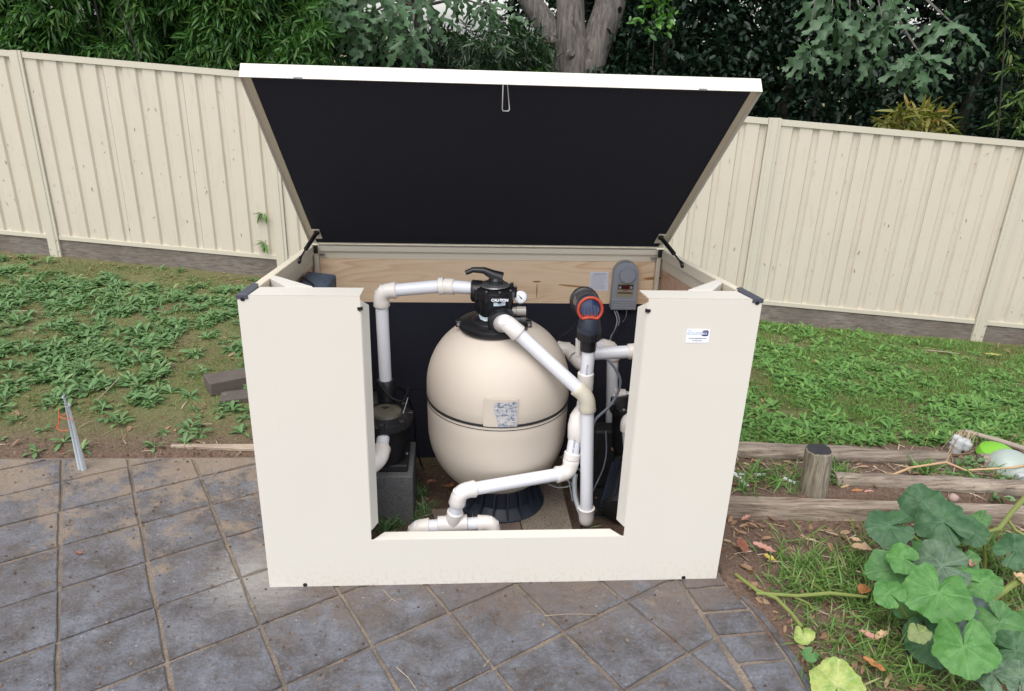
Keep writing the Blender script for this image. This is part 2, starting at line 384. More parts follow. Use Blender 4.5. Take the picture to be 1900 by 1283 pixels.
P_mott = pump_leafmat('pumpkin_leaf_mottled', (0.0517, 0.101, 0.0575), (0.0978, 0.161, 0.092), (0.23, 0.31, 0.218))
P_blue = pump_leafmat('pumpkin_leaf_bluish', (.045, .07, .065), (.075, .105, .095), (.12, .16, .13))
P_yel = pump_leafmat('pumpkin_leaf_yellow', (.20, .30, .06), (.40, .45, .14), (.55, .55, .32))
M_vine = plain('pumpkin_vine', (0.16, 0.192, 0.044), .5, .25, 30)
M_petiole = plain('leaf_stalk', (.13, .20, .05), .5, .2, 30)
M_dryvine = plain('dry_vine', (.42, .28, .15), .7, .3, 30, bump=.6)
M_drybranch = plain('dry_grey_branch', (.30, .245, .20), .8, .25, 30, bump=.6)
m = NT('tree_bark'); vz = m.co((9, 9, 1.3)); n = m.noise(vz, 3.2, 9, .7, .4); n2 = m.noise(m.co(), 2.5, 5)
c = m.ramp(n, [(.36, (.06, .05, .043)), (.49, (.15, .128, .112)), (.68, (.25, .222, .198))])
c = m.mix(m.ramp(n2, [(.4, (0, 0, 0)), (.7, (.5, .5, .5))]), c, (.17, .16, .155)); m.base(c, .9); m.bump(n, 1., .05); M_bark = m.m
M_stem = plain('shrub_stem', (.028, .026, .017), .8, .3, 30)
m = NT('concrete_block'); v = m.co(); f = m.noise(v, 160, 4, .7); c = m.ramp(f, [(.3, (.06, .06, .06)), (.55, (.13, .13, .13)), (.8, (.22, .22, .21))]); m.base(c, .9); m.bump(f, .6, .004); M_conc = m.m
m = NT('pebbled_paver'); v = m.co(); vo = m.n('ShaderNodeTexVoronoi'); vo.inputs['Scale'].default_value = 140; m.l(v, vo.inputs['Vector'])
c = m.ramp(vo.outputs['Distance'], [(.1, (.30, .26, .21)), (.5, (.20, .165, .13)), (.8, (.09, .07, .055))]); c = m.mix(.35, c, m.ramp(m.noise(v, 9, 5), [(.3, (.14, .11, .09)), (.7, (.32, .27, .20))])); m.base(c, .9); m.bump(vo.outputs['Distance'], .5, .003); M_paver = m.m
M_redpaver = plain('brownish_paver', (.16, .115, .095), .9, .35, 18, bump=.6, bscale=120)
M_oldpaver = plain('old_grey_paver', (.09, .072, .062), .9, .3, 14, bump=.8, bscale=90)
M_conduit = plain('grey_conduit', (.50, .54, .58), .45, .15, 18)

# ================================================================== SETTING: terrain
BX, BD, BH, BS = .9, 1.268, 1.2146, .1378         # box half width, depth, front height, roof slope
def ztop(y): return BH-BS*y
def fy(x): return 4.547-.1137*(x+3.84)            # line of the fence
def gz(x, y):
    x = np.asarray(x, float); y = np.asarray(y, float)
    zf = -.19-.05*np.clip(x, -9, 9); yf = 4.11-.1137*x
    t = np.clip((y-.95)/(yf-.95), 0, 1)
    left = t*zf
    rt_ = np.where(y > .50, .055+(zf-.055)*np.clip((y-.75)/(yf-.75), 0, 1), -.012)
    w = np.clip((x-.95)/.1, 0, 1); wl = w
    z = left*(1-wl)+rt_*wl
    ins = (np.abs(x) < .93) & (y > .10) & (y < 1.34)
    zi = -.03-.13*np.clip((y-.3)/.9, 0, 1)
    z = np.where(ins, zi, z)
    pav = (y < 1.02) & (x < -.60) | (y < .13) & (x < .93) | (y < .13) & (x < .95-np.minimum(y, .13)*.2-.02) 
    z = np.where(pav, np.minimum(z, -.03), z)
    return z+np.where(pav | (y < 0), 0, .008*np.sin(x*5.1+y*3)*np.sin(y*4.3-x*2))
xs = np.unique(np.concatenate([np.linspace(-80, -8, 10), np.arange(-8, 8.01, .06), np.linspace(9, 80, 10), [-.935, -.925, .925, .935, .95, 1.05]]))
ys = np.unique(np.concatenate([np.linspace(-30, -2.5, 8), np.arange(-2.5, 6.01, .06), np.linspace(7, 120, 14), [.095, .105, .125, .135, .49, .51, 1.015, 1.025]]))
GX, GY = np.meshgrid(xs, ys); GZ = gz(GX, GY)
V = np.stack([GX.ravel(), GY.ravel(), GZ.ravel()], 1); nx = len(xs)
ii, jj = np.meshgrid(np.arange(nx-1), np.arange(len(ys)-1)); q = (jj*nx+ii).ravel()
meta(np_mesh('ground', V, np.stack([q, q+1, q+nx+1, q+nx], 1), M_ground, smooth=True), kind='structure')

# ------------------------------------------------------------------ paving: base + individual slate tiles
def edge_x(y): return np.interp(y, [-1.2, -.6, -.431, -.21, -.055, .133], [1.02, 1.068, 1.064, 1.028, .975, .945])
pv = MB()
outline = [(-4.5, -1.6), (1.0, -1.6), (1.02, -1.2)]+[(float(edge_x(y)), y) for y in (-.8, -.6, -.431, -.21, -.055, .12)]+[(-.62, .12), (-.62, 1.0), (-4.5, 1.02)]
pv.prism([(x, y, 0) for x, y in outline], (0, 0, -.12), (0, 0, -.010))
paving = meta(pv.build('paving', M_grout), kind='structure')
kx = np.array([-1.7059, .2788, .121, -.0029, .0046, .0027]); ky = np.array([.0162, .1616, -.2717, -.0038, .0087, -.0058])
def lat(i, k):
    b = np.array([1, i, k, i*i, i*k, k*k]); return Vector((float(b@kx), float(b@ky)))
def clip(poly, n, d):                               # keep n.p <= d
    out = []
    for a, b in zip(poly, poly[1:]+poly[:1]):
        da, db = a.dot(n)-d, b.dot(n)-d
        if da <= 0: out.append(a)
        if da*db < 0: out.append(a+(b-a)*(da/(da-db)))
    return out
def tile(poly, mat=M_slate, z=.0):
    if len(poly) < 3: return
    c = sum(poly, Vector((0, 0)))/len(poly)
    ar = abs(sum(a.x*b.y-b.x*a.y for a, b in zip(poly, poly[1:]+poly[:1])))/2
    if ar < .0025: return
    g = .0075
    pts = []
    n = len(poly)
    # inset
    cw = sum(a.x*b.y-b.x*a.y for a, b in zip(poly, poly[1:]+poly[:1]))
    if cw < 0: poly = poly[::-1]
    ins = poly
    for a, b in zip(poly, poly[1:]+poly[:1]):
        if (b-a).length < 1e-5: continue
        e = (b-a).normalized(); nn = Vector((e.y, -e.x)); ins = clip(ins, nn, a.dot(nn)-g*random.uniform(.6, 1.3))
        if len(ins) < 3: return
    ring = []
    for a, b in zip(ins, ins[1:]+ins[:1]):
        L = (b-a).length; k = max(1, int(L/.055))
        for t in range(k):
            p = a+(b-a)*(t/k)
            if t: 
                e = (b-a).normalized(); p = p+Vector((e.y, -e.x))*random.uniform(-.0035, .0008)
            ring.append(p)
    c = sum(ring, Vector((0, 0)))/len(ring); m = len(ring)
    tx, ty = random.uniform(-.004, .004), random.uniform(-.004, .004); h = z+random.uniform(-.0008, .0012)
    zz = lambda p: h+(p.x-c.x)*tx+(p.y-c.y)*ty
    bot = [(p.x, p.y, -.03) for p in ring]; mid = [(p.x, p.y, zz(p)-.004) for p in ring]
    top = [(*(p+(c-p).normalized()*random.uniform(.003, .007)), zz(p)) for p in ring]
    fs = [(i, (i+1) % m, m+(i+1) % m, m+i) for i in range(m)]+[(m+i, m+(i+1) % m, 2*m+(i+1) % m, 2*m+i) for i in range(m)]+[tuple(range(2*m, 3*m))]
    b_ = MB(); b_.add(bot+mid+top, fs); b_.build('tile', mat, paving)
HL = [Vector((.735, .13)), Vector((.749, -.022)), Vector((.785, -.194)), Vector((.804, -.325)), Vector((.839, -.466)), Vector((.855, -.60)), Vector((.90, -1.0))]
hn = (HL[-1]-HL[1]); hn = Vector((-hn.y, hn.x)).normalized()
if hn.x < 0: hn = -hn
for i in range(-7, 10):
    for k in range(-9, 12):
        q4 = [lat(i, k), lat(i+1, k), lat(i+1, k+1), lat(i, k+1)]
        c = sum(q4, Vector((0, 0)))/4
        if not (-4.3 < c.x < 1.2 and -1.3 < c.y < 1.3): continue
        if (q4[1]-q4[0]).length < .15 or (q4[3]-q4[0]).length < .15: continue
        if abs(lat(i, k+.5).x) > 6: continue
        p = clip(q4, hn, HL[1].dot(hn))
        p = clip(p, Vector((0, 1)), .99 if c.x < -.80 else .115) if p else p
        if p and len(p) >= 3: tile(p)
ly = [.20, .08, -.058, -.19, -.315, -.452, -.60, -.75, -.9]
for a, b in zip(ly, ly[1:]):
    def hx(y): return float(np.interp(y, [-1.0, -.60, -.466, -.325, -.194, -.022, .13], [.90, .855, .839, .804, .785, .749, .735]))
    p = [Vector((hx(b), b)), Vector((float(edge_x(b+.015))-.035, b+.015)), Vector((float(edge_x(a+.015))-.035, a+.015)), Vector((hx(a), a))]
    tile(clip(p, Vector((0, 1)), .115))
# smooth cement edge strip of the paving
for a, b in [(-.1, -.9), (.115, -.1)]:
    pass
st = MB(); yy = list(np.linspace(-1.1, .115, 26))
for y0, y1 in zip(yy, yy[1:]):
    x0, x1 = float(edge_x(y0)), float(edge_x(y1))
    st.hexa([(x0-.028, y0, -.1), (x0+.004, y0, -.1), (x1+.004, y1, -.1), (x1-.028, y1, -.1), (x0-.028, y0, -.002), (x0, y0, -.008), (x1, y1, -.008), (x1-.028, y1, -.002)])
M_edge = plain('cement_edge', (.13, .125, .135), .8, .35, 25, bump=.6, bscale=120)
st.build('edge_strip', M_slate, paving)

# ================================================================== FENCE
fence = empty('steel_fence', 'long cream ribbed steel boundary fence on timber plinth boards behind the lawn', 'fence', (0, fy(0), -.19))
FD = Vector((1, -.1137, 0)).normalized(); FN = Vector((-FD.y, FD.x, 0))   # FN points away from the camera
if FN.y < 0: FN = -FN
def fp(x, off, h): p = Vector((x, fy(x), -.19-.05*x))+FN*off; return Vector((p.x, p.y, -.19-.05*x+h))
def fbox(mb, x0, x1, o0, o1, h0, h1):
    mb.hexa([fp(x0, o0, h0), fp(x1, o0, h0), fp(x1, o1, h0), fp(x0, o1, h0), fp(x0, o0, h1), fp(x1, o0, h1), fp(x1, o1, h1), fp(x0, o1, h1)])
PX = [-3.785+2.065*k for k in range(-3, 8)]
for k, x in enumerate(PX):
    mb = MB(); hh = 1.752
    prof = [(-.05, .02), (-.05, -.035), (-.030, -.035), (-.024, -.043), (.024, -.043), (.030, -.035), (.05, -.035), (.05, .02)]
    vs = [Vector(fp(x, o, -.03))+FD*a for a, o in prof]; vt = [v_+Vector((0, 0, hh+.03)) for v_ in vs]
    vs = [Vector((v_.x, v_.y, -.22-.05*x)) for v_ in vs]
    n = len(prof); mb.add(vs+[Vector((v_.x, v_.y, -.19-.05*x+hh)) for v_ in vs], [(i, (i+1) % n, n+(i+1) % n, n+i) for i in range(n)]+[tuple(range(n, 2*n))])
    post = mb.build('post', M_fpost, fence)
    for s_ in (-1, 1):
        for hz_ in (.06, .16) if s_ > 0 else (.07,):
            b_ = MB(); b_.lathe([(.006, 0), (.005, .004)], fp(x+s_*.036, -.0352, hz_), -FN, 8); b_.build('bolt', M_steel, post)
for x0, x1 in zip(PX, PX[1:]):
    a, b = x0+.052, x1-.052
    mb = MB(); fbox(mb, a, b, -.024, .024, 1.70, 1.745); mb.build('top_rail', M_fpost, fence)
    mb = MB(); fbox(mb, a, b, -.022, .022, .165, .20); mb.build('bottom_rail', M_fpost, fence)
    mb = MB(); fbox(mb, a-.004, b+.004, -.010, .035, -.12, .160); mb.build('plinth_board', M_plinth, fence)
    W_ = (b-a)/3
    for s_ in range(3):
        sa = a+W_*s_+.001; pitch = (W_-.002)/4; pr = []
        for r_ in range(4):
            u = sa+r_*pitch; pr += [(u, -.012), (u+pitch*.62, -.012), (u+pitch*.70, .008), (u+pitch*.76, .008), (u+pitch*.92, .008), (u+pitch*.995, -.012)]
        lo = [fp(u, o, .19) for u, o in pr]; hi = [fp(u, o, 1.72) for u, o in pr]; n = len(pr)
        mb = MB(); mb.add(lo+hi, [(i, i+1, n+i+1, n+i) for i in range(n-1)])
        o = mb.build('sheet', M_fence, fence); sm = o.modifiers.new('thick', 'SOLIDIFY'); sm.thickness = .0012

# ================================================================== FOLIAGE helpers
def rot_frames(D, up_=np.array([0, 0, 1.]), roll=None):
    """per-leaf orthonormal frames: x along D, z 'leaf normal'"""
    D = D/np.linalg.norm(D, axis=1, keepdims=True)
    side = np.cross(np.broadcast_to(up_, D.shape), D); ln = np.linalg.norm(side, axis=1, keepdims=True); side = np.where(ln > 1e-4, side/np.maximum(ln, 1e-4), np.array([1., 0, 0]))
    nrm = np.cross(D, side)
    if roll is not None:
        c, s_ = np.cos(roll)[:, None], np.sin(roll)[:, None]; side, nrm = side*c+nrm*s_, nrm*c-side*s_
    return D, side, nrm
def leaves(P, D, size, tv, tf, width=1., roll=None):
    D, Sd, N = rot_frames(D, roll=roll); n = len(P); sz = np.asarray(size).reshape(-1, 1, 1)*np.ones((n, 1, 1))
    wd = np.asarray(width).reshape(-1, 1, 1)
    V = P[:, None, :]+sz*(tv[None, :, 0:1]*D[:, None]+wd*tv[None, :, 1:2]*Sd[:, None]+tv[None, :, 2:3]*N[:, None])
    F = (np.arange(n)*len(tv))[:, None, None]+tf[None]
    return V.reshape(-1, 3), F.reshape(-1, tf.shape[1])
LANCE = np.array([[0, 0, 0], [.35, .085, .03], [.35, -.085, .03], [.35, 0, 0], [.75, .055, -.05], [.75, -.055, -.05], [1, 0, -.16], [.75, 0, -.07]]); LANCE_F = np.array([[0, 3, 1], [0, 2, 3], [3, 7, 4], [3, 4, 1], [3, 5, 7], [3, 2, 5], [7, 6, 4], [7, 5, 6]])
OVAL = np.array([[0, 0, 0], [.3, .20, .04], [.3, -.20, .04], [.72, .19, .0], [.72, -.19, .0], [1, 0, -.10], [.45, 0, -.03]]); OVAL_F = np.array([[0, 6, 1], [0, 2, 6], [6, 3, 1], [6, 5, 3], [6, 4, 5], [6, 2, 4]])
SPAT = np.array([[0, .02, 0], [0, -.02, 0], [.45, .10, .10], [.45, -.10, .10], [.8, .16, .10], [.8, -.16, .10], [1, .0, .04], [.45, 0, .07], [.8, 0, .06]]); SPAT_F = np.array([[0, 1, 7], [0, 7, 2], [1, 3, 7], [7, 8, 2], [2, 8, 4], [7, 3, 8], [3, 5, 8], [8, 6, 4], [8, 5, 6]])
BLADE = np.array([[0, .03, 0], [0, -.03, 0], [.5, .025, .0], [.5, -.025, .0], [1, 0, -.12]]); BLADE_F = np.array([[0, 1, 3], [0, 3, 2], [2, 3, 4]])
def unit(n):
    v = rng.normal(size=(n, 3)); return v/np.linalg.norm(v, axis=1, keepdims=True)
def stuff_mesh(name, V, F, mat, parent=None): 
    o = np_mesh(name, V, F, mat, parent); return o

def bamboo(name, label, cx, cy, hx, hy, h0, h1, n_tw, mat, leafl=.125, stems=18):
    root = empty(name, label, 'bamboo', (cx, cy, gz(cx, cy).item()), group='bamboo clumps behind the fence')
    g0 = gz(cx, cy).item()
    for k in range(stems):
        x = cx+random.uniform(-hx, hx)*.8; y = cy+random.uniform(-hy, hy)*.8; mb = MB()
        dx, dy = random.uniform(-.4, .4), random.uniform(-.5, .3)
        mb.tube([(x+dx*t*t, y+dy*t*t, g0-.05+(h1-g0)*t) for t in (0, .3, .6, .85, 1)], [.012, .011, .009, .006, .003], 6); mb.build('culm', M_stem, root, True)
    # twigs each carrying a fan of leaves; twigs on the outside of the clump
    P = np.stack([cx+hx*rng.uniform(-1, 1, n_tw), cy+hy*(rng.beta(1.0, 1.8, n_tw)*2-1), rng.uniform(h0, h1, n_tw)], 1)
    bulge = .25*np.sin(P[:, 0]*3.1+P[:, 2]*2.3)+.18*np.sin(P[:, 0]*7.7-P[:, 2]*5)
    P[:, 1] += bulge
    P[:, 1] = np.maximum(P[:, 1], fy(P[:, 0])+.42)
    dirs = unit(n_tw)*.9+np.array([0, -.75, .05]); nl = 9
    PP = np.repeat(P, nl, 0); DD = np.repeat(dirs/np.linalg.norm(dirs, axis=1, keepdims=True), nl, 0)
    tt = np.tile(np.linspace(0, 1, nl), n_tw)[:, None]
    PP = PP+DD*tt*.16+np.array([0, 0, -.03])*tt**2
    LD = DD*.8+unit(len(PP))*.75+np.array([0, 0, -.28])
    V, F = leaves(PP, LD, leafl*rng.uniform(.6, 1.25, len(PP)), LANCE, LANCE_F, rng.uniform(.8, 1.2, len(PP)), roll=rng.uniform(-.9, .9, len(PP)))
    o = np_mesh('foliage', V, F, mat, root); o['kind'] = 'stuff'
    return root
bamboo('bamboo_clump', 'dense green bamboo rising behind the leftmost end of the cream fence', -5.6, 5.75, 1.5, .6, .9, 3.6, 5600, L_bamboo_y)
bamboo('bamboo_clump', 'deep green bamboo behind the second fence bay from the left', -3.3, 5.55, 1.3, .6, .9, 3.5, 5400, L_bamboo)
bamboo('bamboo_clump', 'bright green bamboo behind the left corner of the raised black lid', -2.15, 5.3, .85, .5, .9, 2.9, 3600, L_bamboo)
bamboo('bamboo_clump', 'low darker bamboo between the pale sky gap and the grey tree trunk', .1, 5.75, .65, .45, .8, 2.0, 1100, L_mid)
bamboo('bamboo_clump', 'thin yellowish bamboo leaning in at the right edge above the fence', 5.35, 4.6, .42, .35, .4, 2.6, 420, L_bamboo_y, .13, 8)

def bush(name, label, cat, blobs, n, mat, leafl, trunks, group=None, tmpl=(OVAL, OVAL_F), crown='crown'):
    root = empty(name, label, cat, trunks[0][0], group=group)
    for tr in trunks:
        mb = MB(); m_ = len(tr)-1; r0 = tr[-1]; pts = tr[:-1]
        k = len(pts); mb.tube(pts, [r0*(1-.75*i/(k-1)) for i in range(k)], 8); mb.build('trunk', M_stem, root, True)
    Ps = []; tot = sum(b[3]*b[4]*b[5] for b in blobs)
    for b in blobs:
        m_ = int(n*b[3]*b[4]*b[5]/tot); u = unit(m_)*(rng.uniform(.35, 1, m_)**.5)[:, None]
        Ps.append(np.array(b[:3])+u*np.array(b[3:6]))
    P = np.concatenate(Ps)
    dens = np.sin(P[:, 0]*4.1+P[:, 2]*3)+np.sin(P[:, 2]*6.3-P[:, 1]*4+1)+np.sin(P[:, 0]*9+P[:, 1]*5)
    P = P[dens+rng.uniform(-1.6, 1.6, len(P)) > -.9]
    D = unit(len(P))+np.array([0, -.45, -.15])
    V, F = leaves(P, D, leafl*rng.uniform(.6, 1.2, len(P)), tmpl[0], tmpl[1], 1., roll=rng.uniform(-1, 1, len(P)))
    o = np_mesh(crown, V, F, mat, root); o['kind'] = 'stuff'; return root
def g(x, y): return gz(x, y).item()
# dark broadleaf shrubs and trees right of the trunk
bush('dark_tree', 'very dark leafy tree just right of the grey trunk behind the fence', 'tree', [(2.1, 6.2, 1.9, .95, .7, 1.0), (1.9, 6.6, 3.6, 1.0, .8, 1.1), (1.45, 5.6, 1.35, .5, .35, .42)], 24000, L_dark, .095,
     [[(2.2, 6.5, g(2.2, 6.5)-.05), (2.1, 6.5, 1.5), (2.3, 6.6, 3.2), .07]], 'dark trees behind the right fence')
bush('dark_tree', 'dark glossy tree behind the middle of the right fence bays', 'tree', [(3.7, 5.9, 1.6, 1.0, .7, 1.1), (3.6, 6.3, 3.4, 1.1, .8, 1.2)], 24000, L_dark, .095,
     [[(3.6, 6.3, g(3.6, 6.3)-.05), (3.5, 6.3, 1.4), (3.8, 6.4, 3.0), .08]], 'dark trees behind the right fence')
bush('dark_tree', 'dark blue green tree at the far right edge behind the fence', 'tree', [(5.3, 5.5, 1.4, 1.0, .6, 1.2), (5.5, 5.7, 3.2, 1.1, .8, 1.2)], 15000, L_dark, .10,
     [[(5.4, 5.8, g(5.4, 5.8)-.05), (5.3, 5.8, 1.4), (5.6, 5.8, 3.0), .08]], 'dark trees behind the right fence')
bush('dark_tree', 'dark shaded trees far behind the bamboo at left', 'tree', [(-5.0, 8.0, 2.2, 3.7, .9, 2.6)], 32000, L_dark, .19,
     [[(-4.2, 8.4, g(-4.2, 8.4)-.05), (-4.1, 8.4, 1.4), (-4.4, 8.4, 3.6), .12]], 'dark trees far behind the fence')
bush('dark_tree', 'dark shaded trees far behind the right hand shrubs', 'tree', [(4.7, 8.2, 2.0, 3.8, 1.0, 3.0)], 46000, L_dark, .19,
     [[(4.6, 8.6, g(4.6, 8.6)-.05), (4.5, 8.6, 1.4), (4.8, 8.6, 3.6), .12]], 'dark trees far behind the fence')
bush('dark_tree', 'dark low tree seen behind the left lobed leaves', 'tree', [(-1.9, 7.2, 1.3, 1.1, .5, 1.0)], 9000, L_dark, .13,
     [[(-1.9, 7.3, g(-1.9, 7.3)-.05), (-1.9, 7.3, 1.0), (-1.8, 7.3, 1.8), .05]], 'dark trees far behind the fence')
bush('background_shrub', 'low dim shrub seen under the pale sky gap behind the lid', 'shrub', [(-.3, 7.2, 1.1, 1.3, .5, .92), (1.0, 7.0, 1.9, .6, .4, 1.5), (.5, 7.4, 2.4, .42, .35, .6)], 11000, L_dark, .10,
     [[(-.3, 7.2, g(-.3, 7.2)-.05), (-.3, 7.2, 1.0), (-.2, 7.2, 1.6), .04]])
bush('yellow_leaf_shrub', 'yellow and orange tipped shrub poking over the right fence rail', 'shrub', [(3.72, 4.05, 1.33, .34, .14, .22)], 700, L_orange, .16,
     [[(3.7, 4.2, g(3.7, 4.2)-.05), (3.7, 4.15, .8), (3.7, 4.1, 1.3), .02]], tmpl=(LANCE, LANCE_F), crown='foliage')
bush('bright_leaf_sapling', 'small bright green leafy branch right of the grey trunk', 'sapling', [(1.72, 5.4, 2.18, .24, .12, .17)], 150, L_bright, .085,
     [[(1.8, 5.6, g(1.8, 5.6)-.05), (1.78, 5.5, 1.4), (1.72, 5.4, 2.3), .012]], crown='foliage')
bush('yellow_green_seedling', 'tiny yellow green seedling beside the base of the grey trunk', 'seedling', [(.62, 5.2, 1.60, .14, .07, .13)], 60, L_bright, .055,
     [[(.62, 5.3, g(.62, 5.3)-.05), (.62, 5.25, 1.0), (.62, 5.2, 1.7), .008]], crown='foliage')

# ------------------------------------------------------------------ the big grey tree
tree = empty('grey_bark_tree', 'big grey barked tree with three stems rising behind the raised lid', 'tree', (1.1, 6, g(1.1, 6)))
def limb(name, pts, rs, n=20, jit=.02):
    mb = MB(); P = [Vector(p) for p in pts]; out = []; R = []
    for i in range(len(P)-1):
        for t in range(6):
            s_ = t/6; p0 = P[max(i-1, 0)]; p1 = P[i]; p2 = P[i+1]; p3 = P[min(i+2, len(P)-1)]
            out.append(.5*((2*p1)+(p2-p0)*s_+(2*p0-5*p1+4*p2-p3)*s_*s_+(3*p1-p0-3*p2+p3)*s_**3)); R.append(rs[i]*(1-s_)+rs[i+1]*s_)
    out.append(P[-1]); R.append(rs[-1]); mb.tube(out, R, n)
    ph = random.uniform(0, 9)
    mb.v = [tuple(Vector(v_)+Vector((sin(v_[2]*7+v_[1]*9+ph), sin(v_[2]*9+v_[0]*11+ph), 0))*jit*R[0]*2) for v_ in mb.v]
    return mb.build(name, M_bark, tree, True)
limb('trunk', [(1.08, 6.05, -.3), (1.09, 6.03, .6), (1.10, 6.0, 1.3), (1.10, 6.0, 1.75), (1.12, 6.0, 1.98)], [.34, .29, .255, .25, .12], jit=.05)
limb('stem', [(.98, 5.98, 1.35), (.88, 5.98, 1.80), (.70, 6.0, 2.12), (.50, 6.05, 2.40), (.1, 6.3, 3.1), (-.2, 6.5, 4.0)], [.14, .15, .115, .10, .08, .05], jit=.04)
limb('stem', [(1.05, 5.86, 1.30), (1.03, 5.87, 1.75), (.985, 5.9, 2.10), (.94, 5.95, 2.45), (.9, 6.1, 3.3), (.95, 6.2, 4.6)], [.15, .165, .145, .14, .12, .06], jit=.04)
limb('stem', [(1.18, 5.95, 1.30), (1.22, 5.93, 1.75), (1.31, 5.95, 2.05), (1.40, 6.0, 2.40), (1.62, 6.2, 3.4), (1.7, 6.3, 4.6)], [.13, .16, .165, .155, .13, .06], jit=.04)
limb('knot', [(.98, 5.74, 1.82), (.975, 5.70, 1.83)], [.06, .03], 12)
limb('knot', [(.80, 5.86, 1.93), (.79, 5.81, 1.94)], [.05, .018], 12)
blobs = [(-.6, 6.6, 4.6, 1.6, 1.2, .8), (1.0, 6.4, 5.0, 1.6, 1.3, .9), (2.4, 6.6, 4.7, 1.3, 1.2, .8)]
Ps = np.concatenate([np.array(b[:3])+unit(5000)*(rng.uniform(.3, 1, 5000)**.5)[:, None]*np.array(b[3:]) for b in blobs])
V, F = leaves(Ps, unit(len(Ps))+np.array([0, 0, -.3]), .12*rng.uniform(.6, 1.2, len(Ps)), OVAL, OVAL_F, 1.)
np_mesh('crown', V, F, L_mid, tree)['kind'] = 'stuff'

# ------------------------------------------------------------------ large lobed leaves hanging in front (each leaf a part)
def lobed_mesh(name, curl, seed):
    r_ = random.Random(seed); out = [(0, 0), (.12, .02), (.26, .06), (.34, .20), (.41, .21), (.43, .09), (.54, .09), (.62, .20), (.70, .23), (.71, .09), (.80, .08), (.88, .14), (.93, .14), (.93, .06), (1, 0)]
    V = []; n = len(out)
    for x, y in out:
        V.append((x, y*r_.uniform(.8, 1.1)))
    mid = [(x, 0) for x, y in out]; low = [(x, -y*r_.uniform(.8, 1.1)) for x, y in out]
    vs = []
    for x, y in V+mid+low:
        z = -curl*x*x+.25*abs(y)+.04*sin(x*14+y*9); vs.append((x*.36, y*.27, z*.36))
    fs = []
    for i in range(n-1):
        fs.append((n+i, n+i+1, i+1, i)); fs.append((2*n+i, 2*n+i+1, n+i+1, n+i))
    me = bpy.data.meshes.new(name); me.from_pydata(vs, [], fs); me.materials.append(L_lobed); me.shade_smooth(); return me
LOB = [lobed_mesh('lobed_leaf', c_, i) for i, c_ in enumerate((.2, .4, .6, .3, .75))]
def lobed_branch(name, label, base, clusters, trunk):
    root = empty(name, label, 'tree', base, group='trees with large lobed leaves')
    mb = MB(); mb.tube(trunk, [.07*(1-.6*i/(len(trunk)-1)) for i in range(len(trunk))], 10); mb.build('trunk', M_bark, root, True)
    top = Vector(trunk[-1])
    for (x, y, z, n, sz) in clusters:
        c_ = Vector((x, y, z)); a = min([Vector(p) for p in trunk], key=lambda p: (p-c_).length)
        mb = MB(); mb.tube([a, a.lerp(c_, .5)+Vector((0, 0, .12)), c_+Vector((0, .04, .05))], [.02, .012, .005], 6); mb.build('branch', M_bark, root, True)
        for k in range(n):
            o = bpy.data.objects.new('leaf', random.choice(LOB)); COL.objects.link(o); o.parent = root; o.matrix_parent_inverse = wm(root).inverted()
            ang = 2*pi*k/n+random.uniform(-.4, .4)
            d = Vector((cos(ang)*.8, -.3+random.uniform(-.5, .25), sin(ang)*.75-.6)).normalized()
            nrm = Vector((random.uniform(-.35, .35), -.8, .75)); s2 = nrm.cross(d).normalized(); n2 = d.cross(s2)
            R = Matrix((d, s2, n2)).transposed()
            o.location = c_+Vector((random.uniform(-.03, .03), random.uniform(-.06, .06), random.uniform(-.03, .03)))
            o.rotation_euler = R.to_euler(); s_ = sz*random.uniform(.75, 1.15); o.scale = (s_, s_, s_)
def cl(px, py, y, n, sz=1.): p = ay(px, py, y); return (p.x, p.y, p.z, n, sz)
lobed_branch('lobed_leaf_tree', 'tree with large grey green lobed leaves left of the pale sky gap', (-.5, 5.6, g(-.5, 5.6)),
    [cl(a, b, y, n, s_) for a, b, y, n, s_ in [(640, 25, 5.0, 9, .8), (690, 20, 5.1, 9, .85), (740, 15, 5.0, 9, .8), (660, 55, 5.0, 8, .8), (765, 72, 4.9, 11, .8), (720, 50, 5.1, 8, .8), (800, 30, 5.2, 7, .7), (610, 5, 5.0, 8, .8), (780, -10, 5.2, 9, .8), (690, -20, 5.1, 9, .9), (900, 8, 5.4, 8, .7), (930, 30, 5.6, 7, .7), (850, -15, 5.4, 8, .7), (700, 85, 5.1, 7, .7)]],
    [(-.5, 5.6, g(-.5, 5.6)-.05), (-.45, 5.6, 1.2), (-.55, 5.55, 2.2), (-.7, 5.5, 3.0), (-.3, 5.5, 3.7)])
lobed_branch('lobed_leaf_tree', 'tree with large green lobed leaves hanging over the right fence bays', (4.0, 6.5, g(4.0, 6.5)),
    [cl(a, b, y, n, s_) for a, b, y, n, s_ in [(1500, 92, 4.3, 11, .78), (1545, 35, 4.4, 10, .8), (1600, 20, 4.5, 9, .8), (1580, 70, 4.5, 8, .7), (1640, 50, 4.4, 9, .75), (1700, 100, 4.3, 12, .82), (1750, 40, 4.5, 9, .75), (1660, 5, 4.6, 9, .8), (1790, 75, 4.7, 7, .65), (1720, 130, 4.3, 7, .7), (1540, -15, 4.5, 9, .8), (1620, 110, 4.5, 6, .65)]],
    [(4.0, 6.5, g(4.0, 6.5)-.05), (3.95, 6.5, 1.0), (3.8, 6.3, 2.2), (3.4, 5.7, 3.0), (3.2, 5.2, 3.4)])
